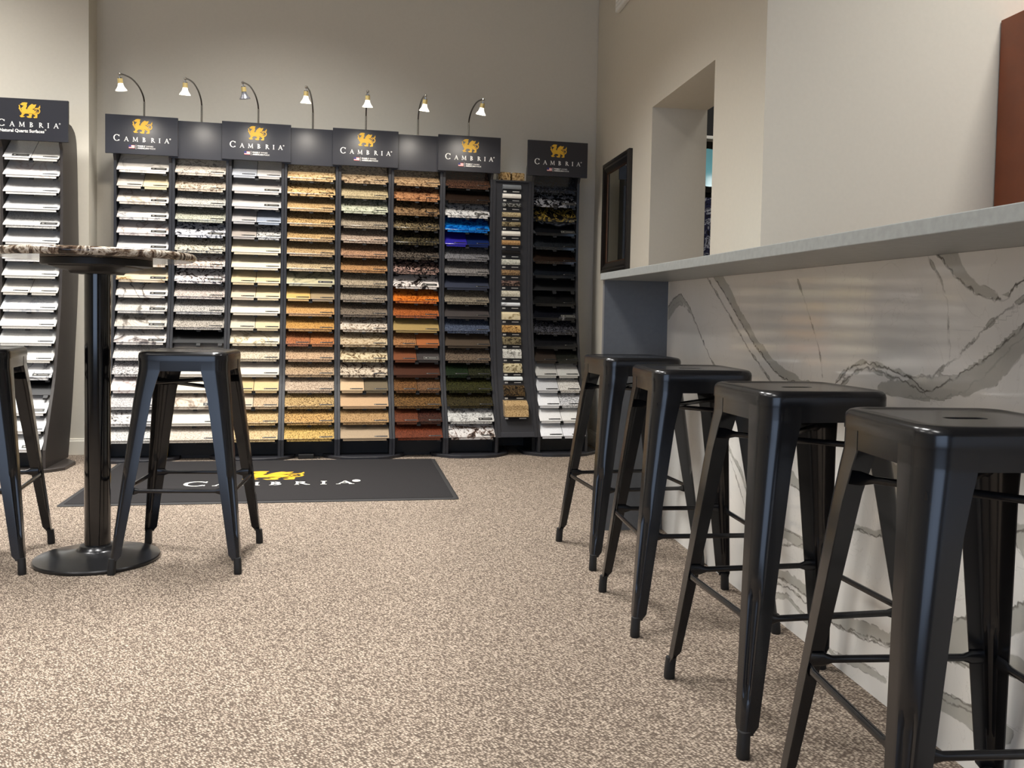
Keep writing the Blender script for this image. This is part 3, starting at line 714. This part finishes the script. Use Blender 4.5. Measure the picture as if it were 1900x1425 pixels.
link('rubber_border', bm, pm('mat_rubber', (38, 37, 37), rough=.7), r)
bm = nb(); loft(bm, [rrect(.895, .585, .01, .0062), rrect(.893, .583, .01, .0085)]); bmesh.ops.translate(bm, vec=(.92, .61, 0), verts=bm.verts)
link('pile_field', bm, mat_mat(), r)
MT = lambda x, y, k: (x+.35, y, .0086+.0006*k)
bm = nb(); crest(bm, .885-.35+.02, .56, .33, .26, MT); link('crest', bm, M_GOLD, r)
for ch, xx, h in (('C', .185, .125), ('A', .32, .092), ('M', .455, .092), ('B', .588, .092), ('R', .715, .092), ('I', .83, .092), ('A', .94, .092)): bm = nb(); glyph(bm, ch, xx, .405, h, MT); link('letter', bm, M_LETTER, r)
bm = nb(); arc(bm, 1.0, .495, .022, .03, 0, 360, .02, .02, MT, 14)
link('registered_dot', bm, M_LETTER, r)

# ------------------------------------------------------------------ bar counter
def solid_grey():
    m = pm('counter_grey_quartz', (147, 151, 150), rough=.32, noise=.11, nscale=55); return m
M_CTR = solid_grey()
M_ENDP = pm('end_panel_blue_grey', (98, 101, 105), rough=.3, noise=.05, nscale=60)
CXF, CZ, CT, MX, CY1 = .904, 1.0923, .029, 1.194, 3.784
r = tag(empty('bar_counter', (MX, 1.4, 0)), 'long bar peninsula with grey quartz top and veined white marble front', 'counter')
def loc(bm): bmesh.ops.translate(bm, vec=(-MX, -1.4, 0), verts=bm.verts)
bm = nb(); box(bm, CXF, XW-.001, -1.0, CY1, CZ-CT, CZ); bevel(bm, .002, 2); loc(bm); link('worktop', bm, M_CTR, r)
bm = nb(); box(bm, CXF+.012, MX-.0005, CY1-.03, CY1-.002, 0, CZ-CT); loc(bm); link('end_panel', bm, M_ENDP, r)
bm = nb(); box(bm, MX+.02, XW-.002, -1.0, CY1-.002, 0, CZ-CT); loc(bm); link('core', bm, M_ENDP, r)
# marble: signed distance to hand placed veins is stored on a grid, the shader turns it into bands and cracks
import numpy as np
def on_marble(px, py):
    d = r2*((px-CX)/F_PX) + u2*((CY-py)/F_PX) + fw
    t = MX/d.x
    return (d.y*t, CAM_H+d.z*t)
VEINS = [  # image-measured course of each vein, with band width (m, sign = side) along it and crack darkness
    ([(1325,515),(1345,545),(1370,590),(1400,640),(1430,680),(1450,700),(1480,712),(1530,722)], [.05,.045,.03,.028,.03,.035,.02,.0], 1),
    ([(1312,515),(1350,580),(1390,650),(1430,708),(1445,722)], [.004]*5, .7),
    ([(1225,590),(1250,555),(1263,545),(1280,570),(1295,610),(1318,665),(1335,690)], [-.06,-.05,-.03,-.012,-.004,-.004,-.004], .9),
    ([(1220,612),(1246,570),(1262,558),(1280,580)], [-.02,-.02,-.012,-.0], .3),
    ([(1550,712),(1575,684),(1600,673),(1640,682),(1690,702),(1715,727),(1740,720),(1790,690),(1830,665),(1870,630),(1905,600)], [.006,.006,.008,.008,.01,.01,-.02,-.055,-.06,-.05,-.04], 1),
    ([(1560,715),(1585,690),(1605,682),(1640,692),(1685,712),(1712,730)], [-.006]*6, .8),
    ([(1640,732),(1690,737),(1740,742),(1790,725),(1840,685),(1880,640),(1905,622)], [.03,.045,.05,.03,.01,.0,.0], .25),
    ([(1690,700),(1730,700),(1760,675),(1800,640),(1850,590),(1900,555)], [.004]*6, .55),
    ([(1738,470),(1755,490),(1780,520),(1810,543),(1850,556),(1870,550),(1890,530),(1905,515)], [.045,.05,.03,.02,.012,.01,.01,.006], 1),
    ([(1722,478),(1745,520),(1757,560),(1762,660)], [.002]*4, .25),
    ([(1480,520),(1500,580),(1520,650),(1526,700)], [.002]*4, .18),
    ([(1440,1070),(1465,1082),(1500,1108),(1530,1145),(1555,1165),(1590,1172),(1640,1192),(1700,1215)], [.03,.03,.03,.035,.03,.03,.03,.03], .9),
    ([(1440,1082),(1470,1095),(1510,1135),(1550,1158),(1600,1185),(1650,1200)], [.005]*6, .9),
    ([(1430,1100),(1460,1102),(1500,1150),(1545,1210),(1590,1225),(1640,1255)], [-.015]*6, .4),
    ([(1720,1166),(1745,1160),(1770,1150),(1800,1147),(1850,1140),(1900,1120)], [-.045]*6, .8),
    ([(1725,1222),(1760,1224),(1790,1234),(1830,1250),(1890,1255)], [.05,.055,.05,.05,.04], .9),
    ([(1700,1262),(1725,1267),(1760,1290),(1800,1310),(1850,1335)], [-.045]*5, .8),
    ([(1700,1272),(1730,1288),(1770,1308),(1805,1322)], [.008]*4, .7),
    ([(1580,980),(1600,985),(1625,995),(1660,990),(1720,1000),(1780,1008),(1840,1000),(1900,985)], [.012]*8, .9),
    ([(1440,975),(1462,985),(1495,1003),(1530,1010)], [-.03]*4, .8),
    ([(1430,1010),(1460,1012),(1490,1012)], [.004]*3, .6),
    ([(1455,890),(1470,900),(1490,915)], [.04,.04,.02], .6),
    ([(1350,830),(1375,880),(1390,930),(1405,960)], [.012]*4, .5),
    ([(1355,850),(1370,900),(1385,950),(1400,975)], [.003]*4, .6),
    ([(1610,880),(1640,885),(1690,905)], [.04]*3, .35),
    ([(1870,980),(1885,1010),(1905,1040)], [.03]*3, .6),
]
def marble_panel():
    Y0, Y1, st_ = -.2, CY1-.031, .0075
    ny_, nz_ = int((Y1-Y0)/st_)+1, int((CZ-CT)/st_)+1
    ys = np.linspace(Y0, Y1, ny_); zs = np.linspace(0, CZ-CT-.0005, nz_)
    Yg, Zg = np.meshgrid(ys, zs, indexing='ij'); Yf, Zf = Yg.ravel(), Zg.ravel()
    bestd = np.full(Yf.shape, 9.); CR = [np.full(Yf.shape, 9.) for _ in range(4)]; DK = [np.zeros(Yf.shape) for _ in range(4)]; band = np.full(Yf.shape, -1.)
    for vi, (pts, wds, dk) in enumerate(VEINS):
        W2 = [on_marble(*p) for p in pts]
        dmin = np.full(Yf.shape, 9.); sg = np.zeros(Yf.shape); wloc = np.zeros(Yf.shape)
        for (a, b), (wa, wb) in zip(zip(W2, W2[1:]), zip(wds, wds[1:])):
            ab = np.array(b)-np.array(a); L2 = ab@ab
            t = np.clip(((Yf-a[0])*ab[0]+(Zf-a[1])*ab[1])/L2, 0, 1)
            dx, dz = Yf-a[0]-t*ab[0], Zf-a[1]-t*ab[1]; d = np.hypot(dx, dz); cr = ab[0]*dz-ab[1]*dx
            m = d < dmin; dmin[m] = d[m]; sg[m] = np.sign(cr[m]); wloc[m] = (wa+(wb-wa)*t)[m]
        # image runs towards -Y so a positive width lies on the upper side
        side = np.where(sg*np.sign(wloc) < 0, 1, -1)
        bv = np.where(side > 0, np.abs(wloc)-dmin, -dmin)
        band = np.maximum(band, bv); crack, dark = CR[vi % 4], DK[vi % 4]; mm = dmin < np.abs(crack); crack[mm] = (np.where(sg < 0, -1, 1)*dmin)[mm]; dark[mm] = dk
    bm_ = bpy.data.meshes.new('marble_front')
    verts = [(0, float(y)-1.4, float(z)) for y, z in zip(Yf, Zf)]
    faces = [(i*nz_+j, i*nz_+j+1, (i+1)*nz_+j+1, (i+1)*nz_+j) for i in range(ny_-1) for j in range(nz_-1)]
    nf = len(verts)
    # body of the slab behind the face
    y0, y1, zt = float(ys[0])-1.4, float(ys[-1])-1.4, float(zs[-1])
    verts += [(.02, y0, 0), (.02, y1, 0), (.02, y1, zt), (.02, y0, zt), (0, y0, 0), (0, y1, 0), (0, y1, zt), (0, y0, zt)]
    faces += [(nf, nf+1, nf+2, nf+3), (nf+4, nf+7, nf+3, nf), (nf+5, nf+1, nf+2, nf+6), (nf+7, nf+6, nf+2, nf+3), (nf+4, nf, nf+1, nf+5)]
    bm_.from_pydata(verts, [], faces)
    for nm, arr in [('band', band)]+[(f'crack_{q}', CR[q]) for q in range(4)]+[(f'dark_{q}', DK[q]) for q in range(4)]:
        at = bm_.attributes.new(nm, 'FLOAT', 'POINT'); full = np.concatenate([arr, np.full(8, -1. if nm == 'band' else 9.)]).astype(np.float32); at.data.foreach_set('value', full)
    m, nt, b = newmat('veined_marble'); N = nt.nodes; L = nt.links
    tc = N.new('ShaderNodeTexCoord')
    def noise(sc, det=4, dist=0):
        n = N.new('ShaderNodeTexNoise'); n.inputs['Scale'].default_value = sc; n.inputs['Detail'].default_value = det; n.inputs['Distortion'].default_value = dist; L.new(tc.outputs['Object'], n.inputs['Vector']); return n.outputs['Fac']
    def math_(op, a, b_=None, c=None):
        n = N.new('ShaderNodeMath'); n.operation = op
        for i, x in enumerate((a, b_, c)):
            if x is None: continue
            if isinstance(x, (int, float)): n.inputs[i].default_value = x
            else: L.new(x, n.inputs[i])
        return n.outputs[0]
    def mixc(f, A, B):
        n = N.new('ShaderNodeMix'); n.data_type = 'RGBA'
        if isinstance(f, float): n.inputs['Factor'].default_value = f
        else: L.new(f, n.inputs['Factor'])
        for k, x in (('A', A), ('B', B)):
            if isinstance(x, tuple): n.inputs[k].default_value = rgba(x)
            else: L.new(x, n.inputs[k])
        return n.outputs['Result']
    ab = N.new('ShaderNodeAttribute'); ab.attribute_name = 'band'; pass
    n1 = noise(16, 9, .4); n2 = noise(7, 4, .6); n3 = noise(34, 9, .3)
    j1 = math_('MULTIPLY', math_('SUBTRACT', n1, .5), .024)
    bandf = math_('MULTIPLY', math_('ADD', ab.outputs['Fac'], j1), 500); 
    cl = N.new('ShaderNodeClamp'); L.new(bandf, cl.inputs[0])
    base = mixc(n2, (234, 232, 226), (243, 241, 237))
    bandc = mixc(n2, (178, 177, 170), (202, 200, 192))
    colr = mixc(cl.outputs[0], base, bandc)
    # band outline
    edge = math_('ABSOLUTE', math_('ADD', ab.outputs['Fac'], j1))
    e1 = N.new('ShaderNodeMapRange'); e1.inputs['From Min'].default_value = .0004; e1.inputs['From Max'].default_value = .0022; e1.inputs['To Min'].default_value = .75; e1.inputs['To Max'].default_value = 0; L.new(edge, e1.inputs['Value'])
    gate = N.new('ShaderNodeMapRange'); gate.inputs['From Min'].default_value = .42; gate.inputs['From Max'].default_value = .6; L.new(n1, gate.inputs['Value'])
    colr = mixc(math_('MULTIPLY', e1.outputs[0], gate.outputs[0]), colr, (126, 122, 114))
    j3 = math_('MULTIPLY', math_('SUBTRACT', n3, .5), .03)
    g2 = N.new('ShaderNodeMapRange'); g2.inputs['From Min'].default_value = .36; g2.inputs['From Max'].default_value = .5; g2.inputs['To Min'].default_value = .25; L.new(n3, g2.inputs['Value'])
    for q in range(4):
        ac = N.new('ShaderNodeAttribute'); ac.attribute_name = f'crack_{q}'; ad = N.new('ShaderNodeAttribute'); ad.attribute_name = f'dark_{q}'
        cd_ = math_('ABSOLUTE', math_('ADD', ac.outputs['Fac'], j3))
        e2 = N.new('ShaderNodeMapRange'); e2.inputs['From Min'].default_value = .0006; e2.inputs['From Max'].default_value = .0034; e2.inputs['To Min'].default_value = 1; e2.inputs['To Max'].default_value = 0; L.new(cd_, e2.inputs['Value'])
        colr = mixc(math_('MULTIPLY', math_('MULTIPLY', e2.outputs[0], ad.outputs['Fac']), g2.outputs[0]), colr, (104, 100, 94))
    # faint natural hairlines
    h = noise(3.2, 6, 1.8); hh = math_('ABSOLUTE', math_('SUBTRACT', h, .5))
    e3 = N.new('ShaderNodeMapRange'); e3.inputs['From Min'].default_value = 0; e3.inputs['From Max'].default_value = .004; e3.inputs['To Min'].default_value = .22; e3.inputs['To Max'].default_value = 0; L.new(hh, e3.inputs['Value'])
    colr = mixc(e3.outputs[0], colr, (170, 166, 156))
    L.new(colr, b.inputs['Base Color']); b.inputs['Roughness'].default_value = .075; b.inputs['Specular IOR Level'].default_value = .62
    bm_.materials.append(m)
    o = bpy.data.objects.new('marble_front', bm_); C.objects.link(o); o.parent = r; o['label'] = 'white marble front with grey veins'
marble_panel()

# ------------------------------------------------------------------ bar stools
M_STOOL = pm('black_powder_coat', (26, 26, 28), rough=.25, metal=.3, spec=.5, coat=.3, bump=.02, nscale=300)
M_RUB = pm('black_rubber', (20, 20, 21), rough=.6)
SS = .1529
def cz_(z): return .150 + .0705*(1-z/.72)
def stool():
    r = empty('bar_stool')
    bm = nb()
    k = 8
    rings = [rrect(SS-.004, SS-.004, .042, .742, k), rrect(SS-.003, SS-.003, .043, .7285, k), rrect(SS, SS, .046, .7280, k), rrect(SS, SS, .046, .747, k), rrect(SS-.002, SS-.002, .045, .7545, k), rrect(SS-.007, SS-.007, .042, .7598, k),
             rrect(SS-.014, SS-.014, .038, .762, k), rrect(SS-.019, SS-.019, .034, .7612, k), rrect(SS-.024, SS-.024, .03, .7592, k), rrect(SS-.05, SS-.05, .03, .7588, k), rrect(.038, .0135, .0134, .7588, k), rrect(.036, .0115, .0114, .757, k), rrect(.036, .0115, .0114, .745, k)]
    loft(bm, rings); link('seat', bm, M_STOOL, r, True)
    bm = nb()
    o_ = [rrect(.1505, .1505, .044, z, k) for z in (.7279, .694)]; i_ = [rrect(.1480, .1480, .042, z, k) for z in (.694, .7279)]
    loft(bm, o_+i_+[o_[0]], cap=False); bmesh.ops.remove_doubles(bm, verts=bm.verts, dist=1e-6); link('apron', bm, M_STOOL, r, True)
    for sx, sy in ((-1, -1), (1, -1), (1, 1), (-1, 1)):
        bm = nb(); rings = []
        zz = [.728, .70, .692, .66, .6, .5, .42, .37, .345, .33, .315, .25, .2, .15, .135, .122, .11, .09, .065, .052, .048]
        for z in zz:
            zc = min(z, .694)
            c = cz_(zc)+.0008 if z < .63 else .1512+(cz_(.63)+.0008-.1512)*(max(0, .694-z)/.064)
            wd = .076-.044*(1-z/.72)
            if z > .69: wd = .082
            elif z > .655: wd = .076+.006*((z-.655)/.035)
            if z < .06: wd = .026
            rr = .044*(z/.72)+.011*(1-z/.72)
            rr = min(rr, wd*.7)
            g = .008*max(0, min(1, (z-.118)/.018))*max(0, min(1, (.352-z)/.02))
            t = .0026
            out, inn = [], []
            out.append((c, c-wd)); inn.append((c-t, c-wd))
            n = 14
            for i in range(n+1):
                q = radians(90*i/n); dd = g if 4 <= i <= n-4 else (g*.35 if i in (3, n-3) else 0)
                out.append((c-rr+(rr-dd)*cos(q), c-rr+(rr-dd)*sin(q))); inn.append((c-rr+(rr-t-dd)*cos(q), c-rr+(rr-t-dd)*sin(q)))
            out.append((c-wd, c)); inn.append((c-wd, c-t))
            ring = out+inn[::-1]
            rings.append([(sx*x, sy*y, z) for x, y in ring])
        loft(bm, rings); l = link('leg', bm, M_STOOL, r, True)
        cc = cz_(0)-.012
        bm = nb(); loft(bm, [[(sx*(cc+.002-dx_)+a_, sy*(cc+.002-dx_)+b_, z) for a_, b_, _ in rrect(.0125*f, .0125*f, .009*f, 0, 4)] for z, f, dx_ in ((.0, .95, 0), (.004, 1.05, 0), (.03, 1.0, .001), (.056, .98, .003), (.0565, .7, .003))])
        link('rubber_foot', bm, M_RUB, l, True)
    def bar(name, p0, p1, r0=.0072, fl=.10):
        p0, p1 = Vector(p0), Vector(p1); d = (p1-p0).normalized(); a = Vector((0, 0, 1)); b = d.cross(a)
        bm = nb(); rings = []
        for t, ra, rb in ((0, .0130, .0025), (fl*.75, .0130, .0025), (fl*1.25, r0, r0), (1-fl*1.25, r0, r0), (1-fl*.75, .0130, .0025), (1, .0130, .0025)):
            p = p0.lerp(p1, t); rings.append([tuple(p+a*ra*sin(2*pi*k_/12)+b*rb*cos(2*pi*k_/12)) for k_ in range(12)])
        loft(bm, rings); link(name, bm, M_STOOL, r, True)
    z = .283; c = cz_(z)-.006; u = c-.028
    for s_ in (-1, 1):
        bar('stretcher', (-u-.012, s_*c, z), (u+.012, s_*c, z)); bar('stretcher', (s_*c, -u-.012, z-.004), (s_*c, u+.012, z-.004))
    z = .652; c = cz_(z)-.012
    bar('brace', (-c, -c, z), (c, c, z), .007, .12); bar('brace', (-c, c, z-.016), (c, -c, z-.016), .007, .12)
    return r
def copy_tree(o, parent=None):
    c = o.copy(); C.objects.link(c)
    if parent: c.parent = parent
    for ch in o.children: copy_tree(ch, c)
    return c
STOOLS = [(.9399, 3.3938, .101, 'black metal bar stool at the marble counter, farthest from the viewer'),
          (.9344, 2.6999, -.0171, 'black metal bar stool, second farthest of the row along the marble counter'),
          (.9496, 1.9989, .0591, 'black metal bar stool, second nearest of the row along the marble counter'),
          (.955, 1.385, -.055, 'black metal bar stool at the marble counter, nearest the viewer and cropped by the frame'),
          (-.692, 3.4301, -.041, 'black metal bar stool right of the round table'),
          (-1.4403, 3.4399, .1169, 'black metal bar stool left of the round table, cut by the left edge')]
proto = stool()
allst = [proto]+[copy_tree(proto) for _ in STOOLS[1:]]
for o, (x, y, a_, lab) in zip(allst, STOOLS):
    o.location = (x, y, 0); o.rotation_euler = (0, 0, a_)
    tag(o, lab, 'bar stool', 'stools at the marble counter' if x > 0 else 'stools at the round table')

# ------------------------------------------------------------------ round bar table
r = tag(empty('bar_table', (-1.015, 3.43, 0)), 'tall round stone topped table on a black pedestal', 'table')
M_BLK = pm('gloss_black_steel', (12, 12, 14), rough=.1, metal=.3, coat=.6)
bm = nb(); pr = [(.001, 1.080), (.32, 1.080)]+[(.318+.0145*sin(q), 1.0945-.0145*cos(q)) for q in [pi*i/10 for i in range(0, 11)]]+[(.001, 1.109)]
lathe(bm, pr, n=96); link('table_top', bm, stone('swirl', (150,132,112), (46,34,28), (226,216,200), (96,74,58), scale=.45, rough=.1), r, True)
bm = nb(); lathe(bm, [(.001, 1.056), (.182, 1.056), (.184, 1.058), (.184, 1.0785), (.182, 1.0799), (.001, 1.0799)], n=64); link('support_disc', bm, M_DARK, r, True)
bm = nb()
loft(bm, [rrect(.075, .075, .02, 1.028, 4), rrect(.08, .08, .02, 1.036, 4), rrect(.125, .125, .01, 1.051, 4), rrect(.128, .128, .01, 1.0558, 4)]); link('mounting_plate', bm, M_DARK, r, True)
bm = nb()
for sx in (-.09, .09):
    for sy in (-.09, .09): lathe(bm, [(.001, 1.042), (.006, 1.043), (.007, 1.05), (.007, 1.0555)], sx, sy, 12)
link('screws', bm, M_CHROME, r, True)
bm = nb(); lathe(bm, [(.044, .03), (.044, 1.0279)], n=48); link('pole', bm, M_BLK, r, True)
M_CAST = pm('worn_black_iron', (34, 34, 36), rough=.28, metal=.5, noise=.3, nscale=14, coat=.3)
bm = nb(); lathe(bm, [(.001, 0), (.210, 0), (.213, .004), (.213, .010), (.210, .014), (.17, .021), (.11, .031), (.075, .040), (.064, .046), (.058, .056), (.052, .058), (.001, .058)], n=80); link('base', bm, M_CAST, r, True)

# ------------------------------------------------------------------ wall mirror
XF = 1.43
r = tag(empty('wall_mirror', (XW, 5.69, 1.55)), 'framed mirror with dark wood frame on the right wall', 'mirror')
my0, my1, mz0, mz1 = 5.355-5.69, 6.0-5.69, 1.188-1.55, 1.918-1.55
fwid = .075
def frame_piece(bm, a, b, horiz, flip):
    pass
def mitre(name, mat, prof):
    """prof: (inset, x) pairs measured from the outer edge; lofted round the rectangle"""
    bm = nb(); rings = []
    for cy, cz, sy, sz in ((my0, mz0, 1, 1), (my1, mz0, -1, 1), (my1, mz1, -1, -1), (my0, mz1, 1, -1)):
        rings.append([(x, cy+sy*i_, cz+sz*i_) for i_, x in prof])
    rings.append(rings[0]); R = []
    loft(bm, rings, cap=False); bmesh.ops.remove_doubles(bm, verts=bm.verts, dist=1e-6); return link(name, bm, mat, r)
mitre('frame', pm('mirror_frame_wood', (17, 13, 12), rough=.3, noise=.35, nscale=30, coat=.3), [(0, -.0005), (0, -.022), (.006, -.03), (.02, -.03), (.028, -.024), (.04, -.026), (.062, -.016), (.068, -.013), (.068, -.0005)])
mitre('inner_trim', pm('mirror_trim_gold', (84, 56, 36), rough=.35, metal=.6), [(.0681, -.0005), (.0681, -.014), (.076, -.011), (.076, -.0005)])
bm = nb(); box(bm, -.007, -.0006, my0+.0762, my1-.0762, mz0+.0762, mz1-.0762); link('mirror_glass', bm, pm('mirror_silver', (200, 205, 205), rough=.02, metal=1), r)

# ------------------------------------------------------------------ tall cabinet at the right edge
M_CAB = pm('cherry_cabinet', (134, 68, 34), rough=.4, noise=.12, nscale=9)
r = tag(empty('tall_cabinet', (2.47, 2.95, 0)), 'tall reddish brown wooden cabinet standing against the return wall', 'cabinet')
bm = nb(); box(bm, 0, .6, -.45, .478, 0, 2.14); link('carcass', bm, M_CAB, r)
for a_, b_ in ((-.448, .012), (.016, .476)):
    bm = nb(); box(bm, -.021, -.0005, a_, b_, .1, 2.135); bevel(bm, .002, 1); d = link('door', bm, M_CAB, r)
    yy = b_-.05 if a_ < 0 else a_+.05
    bm = nb(); tube(bm, [(-.022, yy, 1.0), (-.045, yy, 1.0), (-.045, yy, 1.14), (-.022, yy, 1.14)], .005, 8); link('handle', bm, M_CHROME, d, True)

# ------------------------------------------------------------------ white box high on the right wall
r = tag(empty('wall_vent', (XW, 5.45, 2.838)), 'white boxy vent high on the right wall near the corner', 'vent')
bm = nb(); box(bm, -.03, -.0005, -.45, .3, 0, .2); bevel(bm, .006, 2); link('housing', bm, M_TF, r)
bm = nb()
for k in range(6): box(bm, -.034, -.0305, -.42, .27, .025+.027*k, .037+.027*k)
link('louvre', bm, M_TF, r)

# ------------------------------------------------------------------ seen through the passage
r = tag(empty('leaning_slab', (2.05, 5.95, 0), .1), 'dark blue and white marbled slab standing beyond the passage opening', 'stone slab')
bm = nb(); box(bm, -.4, .9, 0, .03, 0, 1.72); bevel(bm, .002, 1); link('slab', bm, stone('swirl', (24,26,52), (12,12,26), (200,204,222), (40,44,84), scale=.4), r)
r = tag(empty('back_shelf', (2.2, 6.0, 0), .1), 'dark shelf with a pale blue plate above the marbled slab', 'shelf')
bm = nb(); box(bm, -.4, .8, .08, .12, 0, 2.4); link('back_panel', bm, M_DARK, r)
for z in (1.76, 2.12): bm = nb(); box(bm, -.4, .8, -.02, .08, z, z+.02); link('shelf_board', bm, M_LETTER if z > 2 else M_DARK, r)
o = nb(); lathe(o, [(.001, .0), (.06, .0), (.13, .02), (.135, .026), (.06, .006), (.001, .006)], n=32)
bmesh.ops.rotate(o, cent=(0, 0, 0), matrix=Matrix.Rotation(radians(78), 3, 'X'), verts=o.verts)
o = link('plate', o, pm('plate_pale_blue', (120, 190, 205), rough=.2), None, True); o.location = (2.16, 6.0, 1.92)
tag(o, 'pale blue plate propped on the dark shelf beyond the passage', 'plate')
